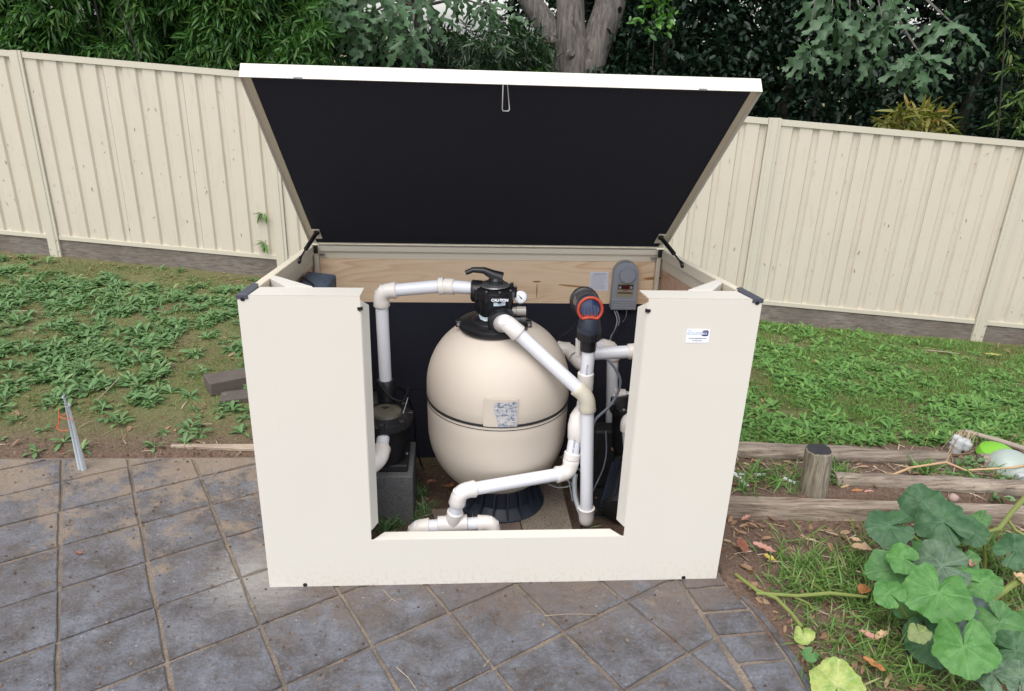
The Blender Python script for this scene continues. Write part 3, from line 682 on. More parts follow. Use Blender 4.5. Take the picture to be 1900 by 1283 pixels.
# two tufts of a plant pushing through the fence left of the lid
for px, py, lb in ((492, 395, 'small leafy tuft poking through the fence, upper of two left of the lid'), (494, 452, 'small leafy tuft poking through the fence, lower of two left of the lid')):
    d = ray(px, py); nn = Vector((.1137, 1, 0)); cc = 4.547-.1137*3.84
    p = CAM+d*((cc-nn.dot(CAM))/nn.dot(d))-FN*.03
    n_ = 9; D = unit(n_)*.7+np.array([-.5, -.5, -.3]); V, F = leaves(np.array([p]*n_)+rng.normal(size=(n_, 3))*.012, D, .10*rng.uniform(.6, 1.2, n_), LANCE, LANCE_F, 1.6)
    meta(np_mesh('fence_tuft', V, F, L_bright), lb, 'plant', 'leafy tufts growing through the fence')

# ================================================================== GROUND COVER
def sample(n, x0, x1, y0, y1, ok):
    x = rng.uniform(x0, x1, n); y = rng.uniform(y0, y1, n); k = ok(x, y); x, y = x[k], y[k]
    return np.stack([x, y, gz(x, y)], 1)
from mathutils import noise as mnoise
def nz(x, y, f, off=0.): return np.array([mnoise.noise(Vector((a*f, b*f, off))) for a, b in zip(x, y)])
def patch(x, y, s=1.): return .5+.25*(np.sin(x*2.3*s+1.7*np.sin(y*1.9*s))+np.sin(y*3.1*s+2*np.sin(x*1.3*s)+1))
def onlawn(x, y): return (y < fy(x)-.12) & ~((np.abs(x) < .96) & (y < 1.36)) & np.where(x < 0, y > 1.03, y > .98) & ~((x > .9) & (y < 1.02))
def left_ok(x, y): return onlawn(x, y) & (rng.uniform(size=len(x)) < np.clip(.30+nz(x, y, 1.3)*.8+nz(x, y, 5.2, 3.)*1.7, .02, 1)*np.clip((y-1.1)/.9, .12, 1)*np.where(y > fy(x)-.45, .25, 1))
def right_ok(x, y): return onlawn(x, y) & (rng.uniform(size=len(x)) < np.clip(.55+nz(x, y, 1.5, 8.)*1.0+nz(x, y, 4.5, 5.)*1.2, .04, 1)*np.clip(1.5-.62*((x-1.4)*.55+(y-1.2)*.42), .03, 1))
def rosettes(P, nl, size, mat, name, label_kind='stuff'):
    n = len(P); PP = np.repeat(P, nl, 0); a = rng.uniform(0, 2*pi, n*nl); el = rng.uniform(.15, .9, n*nl)
    D = np.stack([np.cos(a)*np.cos(el), np.sin(a)*np.cos(el), np.sin(el)], 1)
    sz = np.repeat(size*rng.uniform(.55, 1.3, n), nl)*rng.uniform(.7, 1.15, n*nl)
    T = SPAT.copy(); T[:, 2] -= .35*T[:, 0]**2; T[:, 1] *= .85
    V, F = leaves(PP+np.array([0, 0, .004]), D, sz, T, SPAT_F, rng.uniform(.8, 1.3, n*nl), roll=rng.uniform(-.3, .3, n*nl))
    o = np_mesh(name, V, F, mat); o['kind'] = 'stuff'; return o
Pl = sample(15000, -7, -.9, 1.05, 5.0, left_ok); rosettes(Pl, 9, .068, L_weed, 'weeds')
Pr = sample(10500, .9, 6.0, .95, 4.0, right_ok); rosettes(Pr, 9, .058, L_weed2, 'weeds')
Pc = sample(7000, -6.5, -.95, 1.3, 4.9, lambda x, y: onlawn(x, y) & (nz(x, y, 2.1, 11.) > .12)); rosettes(Pc, 6, .024, L_moss, 'clover')
Pc = sample(9000, .95, 6., 1.0, 3.9, lambda x, y: onlawn(x, y) & (nz(x, y, 2.1, 14.) > -.05)); rosettes(Pc, 6, .026, L_weed2, 'clover')
# low mossy turf over the lawn
def turf(n, x0, x1, y0, y1, ok, mat, h, name):
    P = sample(n, x0, x1, y0, y1, ok); n = len(P); D = np.stack([rng.normal(0, .55, n), rng.normal(0, .55, n), np.full(n, .8)], 1)
    V, F = leaves(P, D, h*rng.uniform(.5, 1.4, n), BLADE, BLADE_F, 1.4, roll=rng.uniform(-1.5, 1.5, n)); o = np_mesh(name, V, F, mat); o['kind'] = 'stuff'; return o
turf(130000, -6.5, -.9, 1.06, 5.0, lambda x, y: onlawn(x, y) & (rng.uniform(size=len(x)) < np.clip(patch(x*1.7+3, y*1.9)*1.6-.25, .05, 1)*np.clip((y-1.1)/.5, .1, 1)), L_moss, .022, 'moss_turf')
turf(120000, .9, 6.2, .95, 4.0, lambda x, y: onlawn(x, y) & (rng.uniform(size=len(x)) < np.clip(patch(x*1.7, y*1.3)*1.4, .2, 1)), L_moss, .028, 'moss_turf')
turf(110000, .9, 6, .95, 3.9, lambda x, y: onlawn(x, y) & (rng.uniform(size=len(x)) < np.clip(patch(x*2.7, y*2.3)*1.6-.3, .1, 1)), L_grass, .042, 'grass')
turf(60000, -6.5, -.9, 1.06, 5.0, lambda x, y: onlawn(x, y) & (rng.uniform(size=len(x)) < np.clip(patch(x*2.7, y*2.3)*1.6-.2, .15, 1)*np.clip((y-1.1)/.6, .1, 1)), L_grass, .032, 'grass')
# garden bed grass tufts (right front)
def tufts(C_, nb, spread, h, mat, name, spr=.75):
    Ps = []; Ds = []
    for (x, y, k) in C_:
        n = int(nb*k); a = rng.normal(0, spread, (n, 2)); xx = x+a[:, 0]; yy = y+a[:, 1]; Ps.append(np.stack([xx, yy, gz(xx, yy)], 1))
        Ds.append(np.stack([rng.normal(0, spr, n), rng.normal(-.1, spr, n), np.full(n, .8)], 1))
    P = np.concatenate(Ps); D = np.concatenate(Ds); n = len(P)
    T = np.array([[0, .018, 0], [0, -.018, 0], [.35, .02, .02], [.35, -.02, .02], [.7, .015, -.06], [.7, -.015, -.06], [1, 0, -.25]]); TF = np.array([[0, 1, 3], [0, 3, 2], [2, 3, 5], [2, 5, 4], [4, 5, 6]])
    V, F = leaves(P, D, h*rng.uniform(.5, 1.3, n), T, TF, 1.7, roll=rng.uniform(-1, 1, n)); o = np_mesh(name, V, F, mat); o['kind'] = 'stuff'; return o
def bedok(x, y): return (x > edge_x(y)+.05) & (y < .40)
cs = []
for px, py, k in [(1470, 1040, 1), (1500, 1060, 1), (1530, 1080, 1.2), (1560, 1050, 1), (1580, 1020, .8), (1450, 1085, .7), (1500, 1100, 1), (1560, 1100, 1.1), (1590, 1070, 1.2), (1480, 1000, .3), (1620, 1140, .9), (1560, 1160, .5), (1530, 1190, .5), (1600, 1200, .6), (1640, 1240, .9), (1690, 1260, .9), (1750, 1262, 1), (1800, 1275, .9), (1580, 1250, .4), (1840, 1000, 1), (1870, 1060, 1.2), (1830, 1030, 1.1), (1800, 1010, .9), (1895, 1110, 1.2), (1860, 1130, 1), (1620, 1000, .4), (1610, 1050, 1), (1660, 1170, 1), (1700, 1130, 1), (1700, 1050, 1), (1600, 1110, 1), (1650, 1200, .8), (1500, 1150, .35), (1520, 1240, .4), (1840, 1180, .8), (1900, 1200, .8)]:
    p = az(px, py, 0); cs.append((p.x, p.y, k))
tufts(cs, 75, .05, .085, L_grass, 'garden_grass'); 
cs2 = []
for i in range(220):
    x = random.uniform(1.0, 3.2); y = random.uniform(-1.0, .38)
    if x > float(edge_x(y))+.12: cs2.append((x, y, random.uniform(.1, .8)*(1 if x > 1.5 or y < -.1 else .25)))
tufts(cs2, 24, .06, .05, L_grass, 'garden_grass')
# grass between the timbers
cs3 = [(az(px, py, .03).x, az(px, py, .03).y, k) for px, py, k in [(1400, 890, 1), (1430, 905, 1), (1460, 885, .7), (1380, 915, .8), (1540, 900, .9), (1555, 885, .8), (1700, 880, .7), (1720, 885, .8), (1470, 915, .5), (1800, 900, .4), (1850, 890, .4), (1885, 915, .6)]]
tufts(cs3, 60, .035, .08, L_weed2, 'garden_grass')
# grass and weeds inside the box
cs4 = [(az(px, py, -.05).x, az(px, py, -.05).y, k) for px, py, k in [(740, 965, 1.3), (765, 955, 1), (715, 985, 1), (790, 940, .8), (780, 900, .8), (770, 890, .5), (880, 990, .7), (860, 990, .6), (720, 975, 1), (745, 945, .5)]]
tufts(cs4, 60, .03, .07, L_weed, 'floor_weeds')
# long grass blade by the right corner
# leaf litter and straw
def litter(n, regs, size, mat, name):
    Ps = []
    for (x0, x1, y0, y1, m_, ok) in regs: Ps.append(sample(int(n*m_), x0, x1, y0, y1, ok))
    P = np.concatenate(Ps); n = len(P); a = rng.uniform(0, 2*pi, n); D = np.stack([np.cos(a), np.sin(a), rng.normal(.05, .2, n)], 1)
    V, F = leaves(P+np.array([0, 0, .006]), D, size*rng.uniform(.25, 1.2, n)**1.2, OVAL, OVAL_F, rng.uniform(.4, 1.0, n), roll=rng.normal(0, .4, n)); o = np_mesh(name, V, F, mat); o['kind'] = 'stuff'
tr_ = lambda x, y: np.ones(len(x), bool)
bed = lambda x, y: (x > edge_x(y)+.02) & (y < .42)
litter(1, [(-6, -.95, 1.0, 4.6, 800, onlawn), (.95, 5.5, .95, 3.8, 700, onlawn), (.95, 3.2, -1., .43, 1700, bed), (1.1, 3.4, .55, .95, 500, tr_), (-6, 5.5, 3.4, 4.9, 500, lambda x, y: (y > fy(x)-.35) & (y < fy(x)-.02)), (-.8, .8, .25, 1.2, 120, tr_)], .055, L_dead, 'leaf_litter')
def straws(n, regs, size, mat, name):
    Ps = [sample(int(m_), x0, x1, y0, y1, ok) for (x0, x1, y0, y1, m_, ok) in regs]
    P = np.concatenate(Ps); n = len(P); a = rng.uniform(0, 2*pi, n); D = np.stack([np.cos(a), np.sin(a), rng.normal(.03, .1, n)], 1)
    V, F = leaves(P+np.array([0, 0, .008]), D, size*rng.uniform(.15, 1., n)**1.3, BLADE, BLADE_F, .8, roll=rng.normal(0, .4, n)); o = np_mesh(name, V, F, mat); o['kind'] = 'stuff'
straws(1, [(-5, -.95, 1.3, 4.3, 260, onlawn), (.95, 3.2, -1., .43, 900, bed), (1.1, 3.4, .55, .95, 420, tr_), (2.0, 3.3, .5, 1.0, 260, tr_), (.95, 5, .95, 3.6, 160, onlawn), (-3.2, -.95, .96, 1.15, 60, tr_)], .12, L_straw, 'straw')
# crumbs of soil and gravel on the garden bed and along the paving edge
P = np.concatenate([sample(5200, .95, 3.2, -1., .43, bed), sample(2600, -4, -.95, .97, 1.2, tr_), sample(900, -.85, .85, .15, 1.2, tr_), sample(900, 1.1, 3, .52, .95, tr_)]); P = np.concatenate([P, np.stack([rng.uniform(-3.5, 1.0, 1500), rng.uniform(-.9, .98, 1500)**1.0, np.full(1500, .001)], 1)]); P = P[~((np.abs(P[:, 0]) < .9) & (P[:, 1] > 0) & (P[:, 1] < .13))]; n = len(P)
TET = np.array([[1, 0, 0], [-.5, .8, 0], [-.5, -.8, 0], [0, 0, .9]]); TF_ = np.array([[0, 1, 3], [1, 2, 3], [2, 0, 3]])
V, F = leaves(P, np.stack([np.cos(a_ := rng.uniform(0, 6.28, n)), np.sin(a_), np.zeros(n)], 1), .0065*rng.uniform(.2, 1.5, n), TET, TF_, 1.)
M_crumb = leafmat('soil_crumb', (.05, .03, .02), (.13, .085, .06), (.25, .19, .14), .9, 0.)
o = np_mesh('soil_crumbs', V, F, M_crumb); o['kind'] = 'stuff'
# little leaves and debris caught on the fence sheets
n = 620; xx = rng.uniform(-5.5, 5, n); hh = rng.uniform(.22, 1.65, n)**1.1; P = np.array([fp(x, -.016, h) for x, h in zip(xx, hh)])
D = np.stack([rng.normal(0, .4, n), np.zeros(n), rng.normal(-1, .4, n)], 1)
V, F = leaves(P, D, rng.uniform(.3, 1.2, n)*rng.choice([.014, .022, .04], n), LANCE, LANCE_F, 1.2, roll=rng.uniform(-1, 1, n)); o = np_mesh('fence_debris', V, F, L_dead); o['kind'] = 'stuff'

# ================================================================== THE ENCLOSURE
box = empty('pump_enclosure', 'open cream steel pool pump enclosure with raised black lined lid', 'enclosure', (0, 0, 0))
mb = MB(); U_ = [(-.9, .0), (.9, .0), (.9, BH), (.495, BH), (.495, .218), (-.495, .218), (-.495, BH), (-.9, BH)]
mb.prism([(x, 0, z) for x, z in U_], (0, 0, 0), (0, .004, 0))
# returns folded inwards round the opening and along the bottom and ends
for s_ in (-1, 1):
    mb.hexa([(s_*.495, .0035, .262), (s_*.474, .052, .262), (s_*.472, .052, .262), (s_*.492, .0035, .262), (s_*.495, .0035, 1.20), (s_*.474, .052, 1.165), (s_*.472, .052, 1.165), (s_*.492, .0035, 1.20)])
mb.hexa([(-.489, .0005, .2155), (.489, .0005, .2155), (.448, .050, .2155), (-.448, .050, .2155), (-.489, .0005, .2185), (.489, .0005, .2185), (.448, .050, .2185), (-.448, .050, .2185)])
for s_ in (-1, 1):   # top ledges
    mb.hexa([(s_*.862, .0045, BH-.004), (s_*.4955, .0045, BH-.004), (s_*.4985, .155, BH-.004-BS*.155), (s_*.862, .155, BH-.004-BS*.155),
             (s_*.862, .0, BH+.0012), (s_*.4955, .0, BH+.0012), (s_*.4985, .155, BH-BS*.155), (s_*.862, .155, BH-BS*.155)])
    mb.box(*sorted((s_*.8975, s_*.8955)), .0045, .05, .0, BH-.006)
front = mb.build('front_panel', M_panel_face, box)
for s_ in (-1, 1):
    mb = MB(); x0, x1 = sorted((s_*.90, s_*.8985))
    mb.hexa([(x0, .006, -.15), (x1, .006, -.15), (x1, BD, -.2), (x0, BD, -.2), (x0, .006, ztop(.006)-.002), (x1, .006, ztop(.006)-.002), (x1, BD, ztop(BD)), (x0, BD, ztop(BD))])
    # top rail with an inner lip
    a0, a1 = sorted((s_*.897, s_*.868)); b0, b1 = sorted((s_*.8677, s_*.8655))
    def slab(xa, xb, ya, yb, da, db): mb.hexa([(xa, ya, ztop(ya)-db), (xb, ya, ztop(ya)-db), (xb, yb, ztop(yb)-db), (xa, yb, ztop(yb)-db), (xa, ya, ztop(ya)-da), (xb, ya, ztop(ya)-da), (xb, yb, ztop(yb)-da), (xa, yb, ztop(yb)-da)])
    slab(a0, a1, .165, BD-.03, -.001, .004); slab(b0, b1, .165, BD-.03, 0, .042)
    mb.build('side_panel', M_panel, box)
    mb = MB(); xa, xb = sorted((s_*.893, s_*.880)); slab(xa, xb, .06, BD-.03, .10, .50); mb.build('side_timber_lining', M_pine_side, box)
    mb = MB(); slab(*sorted((s_*.8972, s_*.876)), .06, BD-.03, .048, .098); mb.build('side_upper_channel', M_panel, box)
    mb = MB(); xa, xb = sorted((s_*.893, s_*.868)); mb.hexa([(xa, .06, -.16), (xb, .06, -.16), (xb, BD-.03, -.2), (xa, BD-.03, -.2), (xa, .06, ztop(.06)-.503), (xb, .06, ztop(.06)-.503), (xb, BD-.03, ztop(BD)-.503), (xa, BD-.03, ztop(BD)-.503)]); mb.build('side_foam_lining', M_foam, box)
    # diagonal brace under the front corner
    mb = MB(); P0 = [(s_*.866, .385), (s_*.866, .318), (s_*.775, .158), (s_*.68, .158)]
    zt = BH-BS*.2+.0005
    def zb(y): return BH-BS*y+.0025
    mb.hexa([(x, y, zb(y)-.045) for x, y in P0]+[(x, y, zb(y)) for x, y in P0]); mb.build('corner_brace', M_panel_white, box, bevel=.001)
    # corner cap
    mb = MB(); c4 = [(s_*.903, -.003), (s_*.8635, -.003), (s_*.8665, .150), (s_*.880, .205), (s_*.903, .222)]
    n_ = 5; mb.add([(x, y, BH-.012-BS*max(y, 0)) for x, y in c4]+[(x, y, BH+.0035-BS*max(y, 0)) for x, y in c4], [tuple(range(5))[::-1], tuple(range(5, 10))]+[(i, (i+1) % 5, 5+(i+1) % 5, 5+i) for i in range(5)])
    mb.build('corner_cap', M_capgrey, box, bevel=.0015)
    # rear corner posts and black corner blocks
    mb = MB(); mb.box(*sorted((s_*.866, s_*.846)), 1.225, 1.243, -.15, 1.022); mb.build('corner_post', M_panel, box)
    mb = MB(); mb.box(*sorted((s_*.872, s_*.846)), 1.212, 1.2235, 1.012, 1.052); mb.build('corner_block', M_black, box, bevel=.002)
    mb = MB(); mb.box(*sorted((s_*.842, s_*.815)), 1.223, 1.235, .998, 1.006); mb.build('hinge', M_steel, box)
    # bolts and clips on the face
    mb = MB(); mb.lathe([(.0085, 0), (.0085, .0015), (.006, .003)], (s_*.882-.0, -.0003, 1.203), (0, -1, 0), 14); mb.build('rivet', M_black, box)
    mb = MB(); mb.lathe([(.0085, 0), (.0085, .0015), (.006, .003)], (s_*.762, -.0003, .009), (0, -1, 0), 14); mb.build('rivet', M_black, box)
    mb = MB(); mb.box(*sorted((s_*.487, s_*.505)), -.0025, .006, 1.165, 1.176); mb.box(*sorted((s_*.4955, s_*.4985)), -.003, -.0002, 1.160, 1.176); mb.build('clip', M_black, box)
# rear wall
mb = MB(); mb.box(-.8975, .8975, BD-.0015, BD, -.2, 1.038)
mb.box(-.846, .846, 1.232, 1.2645, 1.0205, 1.046); mb.box(-.846, .846, 1.2535, 1.262, .9775, 1.0175)
mb.build('rear_panel', M_panel, box)
mb = MB(); mb.box(-.845, .845, 1.2475, 1.2595, .751, .9765); mb.build('rear_timber_lining', M_pine, box)
for (z0, z1) in ((.262, .7495), (-.17, .259)):
    mb = MB(); mb.box(-.845, .845, 1.240, 1.262, z0, z1); mb.build('rear_foam_lining', M_foam, box)
mb = MB(); mb.box(-.85, .85, 1.20, 1.238, -.21, -.172); mb.build('base_rail', M_panel_white, box, bevel=.002)
# knots and a resin streak in the pine
M_resin = plain('pine_resin', (.42, .20, .07), .45, .2, 60)
def lens(mb, px, py, w, h, y=1.2472, n=14, rot=0.):
    c_ = ay(px, py, y); vs = [(c_.x+w*cos(a)*cos(rot)-h*sin(a)*abs(sin(a))*sin(rot), y-.0004, c_.z+h*sin(a)*.8+w*cos(a)*sin(rot)) for a in [2*pi*k/n for k in range(n)]]
    mb.add(vs, [tuple(range(n))])
mb = MB(); lens(mb, 996, 540, .0032, .05); lens(mb, 996, 523, .022, .006); lens(mb, 1062, 531, .075, .006, rot=-.09); lens(mb, 1212, 517, .05, .010, rot=.05); mb.build('resin_streak', M_resin, box)

# ------------------------------------------------------------------ lid
TH = .7035; HY, HZ = BD, BH-BS*BD
u = Vector((0, -cos(TH), sin(TH))); nrm = Vector((0, -sin(TH), -cos(TH)))    # along the lid, out of its underside
LL = math.hypot(BD, BS*BD)+.03
def lp(x, a, d): return Vector((x, HY, HZ))+u*a-nrm*d      # a along, d depth from the rim plane towards the skin
def lbox(mb, x0, x1, a0, a1, d0, d1): mb.hexa([lp(x0, a0, d0), lp(x1, a0, d0), lp(x1, a1, d0), lp(x0, a1, d0), lp(x0, a0, d1), lp(x1, a0, d1), lp(x1, a1, d1), lp(x0, a1, d1)])
LW = .892; mb = MB()
lbox(mb, -LW, LW, .0, LL, .050, .053)                       # skin
lbox(mb, -LW, LW, LL-.003, LL, .0, .0495)                   # front skirt
for s_ in (-1, 1):
    x0, x1 = sorted((s_*LW, s_*(LW-.0025))); lbox(mb, x0, x1, .02, LL-.0035, 0, .0495)
lid = mb.build('lid', M_panel_white, box)
for s_ in (-1, 1):
    mb = MB(); x0, x1 = sorted((s_*(LW-.003), s_*(LW-.030))); lbox(mb, x0, x1, .03, LL-.006, .020, .0235)
    x0, x1 = sorted((s_*(LW-.031), s_*(LW-.033))); lbox(mb, x0, x1, .03, LL-.006, .010, .0475)
    mb.build('side_flange', M_panel, lid)
    mb = MB(); x0, x1 = sorted((s_*(LW-.033), s_*(LW-.0705))); lbox(mb, x0, x1, .06, .16, .006, .0085); mb.build('strut_bracket', M_panel, lid)
mb = MB(); lbox(mb, -(LW-.034), LW-.034, .006, LL-.006, .012, .048); mb.build('foam_lining', M_foam, lid)
mb = MB()
lbox(mb, -LW, LW, -.001, .004, .010, .0498); mb.build('hinge_channel', M_panel, lid)
for px in (557, 1306):
    c_ = ay(px, 146, 0).x; xx = -.70 if px < 900 else .68
    mb = MB(); lbox(mb, xx-.015, xx+.015, LL-.002, LL+.0012, .0002, .005); mb.build('slot', M_greyd, lid)
# wire latch loop hanging from the rim
c0 = lp(-.005, LL-.006, .002)
mb = MB(); pts = [c0+Vector((-.009, 0, .004)), c0+Vector((-.010, -.004, -.078)), c0+Vector((-.007, -.004, -.085)), c0+Vector((.012, -.004, -.085)), c0+Vector((.015, -.004, -.078)), c0+Vector((.005, 0, .004)), c0+Vector((-.009, 0, .004))]
mb.tube(pts, .0022, 6, False); mb.build('latch_loop', M_steel, lid, True)
# gas struts
for s_ in (-1, 1):
    lo = Vector((s_*.866, .845, ztop(.845)-.014)); hi = lp(s_*(LW-.055), .135, .002)
    dd = hi-lo; mb = MB(); mb.tube([lo+dd*.40, lo+dd*.94], .0105, 12); strut = mb.build('gas_strut', M_black, box, True)
    mb = MB(); mb.tube([lo, lo+dd*.41], .0042, 8); mb.build('rod', M_blackm, strut, True)
    for p_ in (lo, hi):
        mb = MB(); mb.lathe([(.004, -.014), (.012, -.010), (.0145, 0), (.012, .010), (.004, .014)], p_, (1, 0, 0), 12); mb.tube([p_, p_+(dd if p_ is lo else -dd).normalized()*.04], [.011, .007], 10); mb.build('end_fitting', M_black, strut, True)
# maker's sticker
sx, sz = .6855, 1.0765
mb = MB(); mb.box(sx-.042, sx+.042, -.0012, -.0003, sz-.026, sz+.026); stk = mb.build('sticker', M_white, box)
X, Z = (1, 0, 0), (0, 0, 1); Y_ = -.0016
text_obj('lettering', 'THE', .0065, M_paleblue, stk, (sx-.032, Y_, sz+.0195), X, Z)
text_obj('lettering', 'ACOUSTIC', .0145, M_paleblue, stk, (sx-.012, Y_, sz+.009), X, Z, sx=.80, bold=.0001)
mb = MB(); mb.add([(sx+.0135, Y_, sz+.001), (sx+.023, Y_, sz-.001), (sx+.036, Y_, sz+.001), (sx+.0375, Y_, sz+.0175), (sx+.024, Y_, sz+.0185), (sx+.014, Y_, sz+.0165)], [(0, 1, 2, 3, 4, 5)]); mb.add([(sx+.014, Y_, sz+.0175), (sx+.024, Y_, sz+.0195), (sx+.037, Y_, sz+.0187), (sx+.031, Y_, sz+.0225), (sx+.019, Y_, sz+.0215)], [(0, 1, 2, 3, 4)]); mb.build('box_logo', M_navy, stk)
text_obj('lettering', 'BOX', .012, M_paper, stk, (sx+.0235, Y_-.0006, sz+.009), X, Z, sx=.75, bold=.0002)
text_obj('lettering', 'www.acousticbox.com.au', .0062, M_ink, stk, (sx-.001, Y_, sz-.0085), X, Z, bold=.0001, sx=1.0)
text_obj('lettering', '02 4625 1000', .006, M_ink, stk, (sx-.001, Y_, sz-.0175), X, Z)

# ================================================================== SAND FILTER
TX, TY = .018, .62
tank = empty('sand_filter', 'large beige rounded sand filter tank with black valve on top', 'pool filter', (TX, TY, -.04))
z0 = .115; R = .318
prof = []
for a in np.linspace(-90, 0, 14):   # bottom bowl
    r = R*(cos(radians(a))**.80 if cos(radians(a)) > 0 else 0)*.988; prof.append((max(r, .001), .40+.315*sin(radians(a))))
prof += [(R*.993, .47), (R*.996, .532), (R*.990, .540), (R*.990, .552), (R, .560), (R*1.0, .60)]
for a in np.linspace(4, 72, 16): prof.append((R*cos(radians(a))**.86, .60+.298*sin(radians(a))**1.0))
mb = MB(); mb.lathe(prof, (TX, TY, 0), (0, 0, 1), 64); body = mb.build('tank_body', M_tank, tank, True)
mb = MB(); mb.lathe([(R*.998, .5405), (R*1.004, .5415), (R*1.004, .5505), (R*.998, .5515)], (TX, TY, 0), (0, 0, 1), 64); mb.build('black_band', M_blackm, tank, True)
mb = MB(); mb.lathe([(R*.995, .5255), (R*1.0012, .526), (R*1.0012, .528), (R*.995, .5285)], (TX, TY, 0), (0, 0, 1), 64); mb.build('thin_stripe', M_blackm, tank, True)
# moulded wordless badge pad with the remains of a worn label
def on_tank(px, py, lift=0.):   # point of the camera ray on the tank side (vertical cylinder of radius R)
    d = ray(px, py); ox, oy = CAM.x-TX, CAM.y-TY; a = d.x**2+d.y**2; b = 2*(ox*d.x+oy*d.y); c = ox**2+oy**2-(R+lift)**2
    t = (-b-math.sqrt(max(b*b-4*a*c, 0)))/(2*a); return CAM+d*t
def cyl_patch(name, mat, th0, th1, z0, z1, off, n=10, jag=0., par=tank, thick=.002):
    mb = MB(); vs = []; 
    for i in range(n+1):
        th = th0+(th1-th0)*i/n
        for z, f in ((z0, -1), (z1, 1)):
            rr = R+off+.0005; zz = z+f*jag*random.uniform(0, 1)
            vs.append((TX+rr*sin(th), TY-rr*cos(th), zz)); vs.append((TX+(rr-thick)*sin(th), TY-(rr-thick)*cos(th), zz))
    fs = []
    for i in range(n):
        b = i*4; fs += [(b, b+4, b+6, b+2), (b+2, b+6, b+7, b+3), (b, b+1, b+5, b+4)]
    fs += [(0, 2, 3, 1), (n*4, n*4+1, n*4+3, n*4+2)]
    mb.add(vs, fs); return mb.build(name, mat, par, True)
def ang(px, py): p_ = on_tank(px, py); return math.atan2(p_.x-TX, -(p_.y-TY)), p_.z
tA, zA = ang(898, 740); tB, zB = ang(961, 738); tC, zC = ang(921, 790)
cyl_patch('badge_pad', M_tank, tA, tB, zC-.005, zA, .004, thick=.006)
m = NT('worn_label_print'); v = m.co((1, 1, 1)); n1 = m.noise(m.co((1, 1, 3)), 42, 6, .75, .6); n2 = m.noise(m.co((3, 3, .6)), 70, 4, .6)
c = m.ramp(n1, [(.36, (.03, .035, .055)), (.44, (.10, .13, .19)), (.50, (.32, .34, .40)), (.60, (.56, .52, .46))]); c = m.mix(m.ramp(n2, [(.5, (0, 0, 0)), (.6, (.7, .7, .7))]), c, (.50, .48, .47)); m.base(c, .6); M_worn = m.m
mb = MB(); vs = []; n_ = 9
for i in range(n_+1):
    z = zC-.004+(zA-.008-zC)*i/n_
    f = i/n_; tl = np.interp(f, [0, .15, .45, .7, .9, 1], [tC+.02, tC+.015, tC-.015, tC-.045, tC-.035, tC-.03]); tr2 = tB-.006+random.uniform(-.008, 0)
    for j in range(7):
        th = tl+(tr2-tl)*j/6; rr = R+.0052; vs.append((TX+rr*sin(th), TY-rr*cos(th), z+random.uniform(-.002, .002)*(i in (0, n_))))
mb.add(vs, [(i*7+j, i*7+j+1, (i+1)*7+j+1, (i+1)*7+j) for i in range(n_) for j in range(6)]); lab = mb.build('worn_label', M_worn, tank)
# skirt base with ribs
mb = MB(); mb.lathe([(.135, .16), (.145, .13), (.160, .03), (.196, -.004), (.204, -.008), (.204, -.026), (.15, -.034)], (TX+.03, TY, 0), (0, 0, 1), 48); base_ = mb.build('base_skirt', M_blue_black, tank, True)
for k in range(18):
    a = 2*pi*k/18+.1; d = Vector((sin(a), -cos(a), 0)); t_ = Vector((cos(a), sin(a), 0))*.004; c_ = Vector((TX+.03, TY, 0))
    mb = MB(); q = [(.140, .14), (.160, .12), (.200, -.004), (.150, -.004)]
    mb.add([c_+d*r+Vector((0, 0, z))-t_ for r, z in q]+[c_+d*r+Vector((0, 0, z))+t_ for r, z in q], [(0, 1, 2, 3), (7, 6, 5, 4), (0, 4, 5, 1), (1, 5, 6, 2), (2, 6, 7, 3), (3, 7, 4, 0)]); mb.build('rib', M_blue_black, base_)
# neck flange, valve
vx = TX-.028; vt = Vector((vx, TY-.02, 0))
mb = MB(); mb.lathe([(.10, .868), (.146, .870), (.150, .878), (.150, .895), (.140, .902), (.095, .905), (.085, .915), (.05, .92)], vt, (0, 0, 1), 40); flange = mb.build('neck_clamp', M_black, tank, True)
for s_ in (-1, 1):
    mb = MB(); mb.box(*sorted((vt.x+s_*.135, vt.x+s_*.163)), vt.y-.022, vt.y+.010, .876, .906); mb.build('clamp_lug', M_black, flange, bevel=.006)
    mb = MB(); mb.lathe([(.009, 0), (.007, .006)], (vt.x+s_*.150, vt.y-.0225, .892), (0, -1, 0), 10); mb.build('clamp_screw', M_steel, flange, True)
mb = MB(); mb.lathe([(.062, .895), (.066, .93), (.074, .945), (.080, .99), (.082, 1.012), (.088, 1.015), (.089, 1.045), (.080, 1.052), (.045, 1.058), (.02, 1.062)], vt, (0, 0, 1), 36); valve = mb.build('valve_body', M_black, tank, True)
for k in range(10):
    a = 2*pi*k/10+.2; c_ = vt+Vector((sin(a)*.088, -cos(a)*.088, 0)); mb = MB(); mb.tube([c_+Vector((0, 0, 1.012)), c_+Vector((0, 0, 1.056))], .008, 8); mb.build('lid_lug', M_black, valve, True)
    mb = MB(); mb.tube([c_+Vector((0, 0, 1.0565)), c_+Vector((0, 0, 1.061))], .0045, 6); mb.build('lid_bolt', M_steel, valve, True)
for k in range(16):
    a = 2*pi*k/16; c_ = vt+Vector((sin(a)*.079, -cos(a)*.079, 0)); mb = MB(); mb.tube([c_+Vector((0, 0, .95)), c_+Vector((0, 0, 1.011))], .004, 5); mb.build('body_rib', M_black, valve, True)
mb = MB(); mb.lathe([(.064, 1.0625), (.060, 1.066)], vt, (0, 0, 1), 28); mb.build('valve_plate', M_steel, valve, True)
mb = MB(); mb.lathe([(.030, 1.062), (.030, 1.085), (.022, 1.094)], vt+Vector((.005, 0, 0)), (0, 0, 1), 20); mb.build('handle_hub', M_black, valve, True)
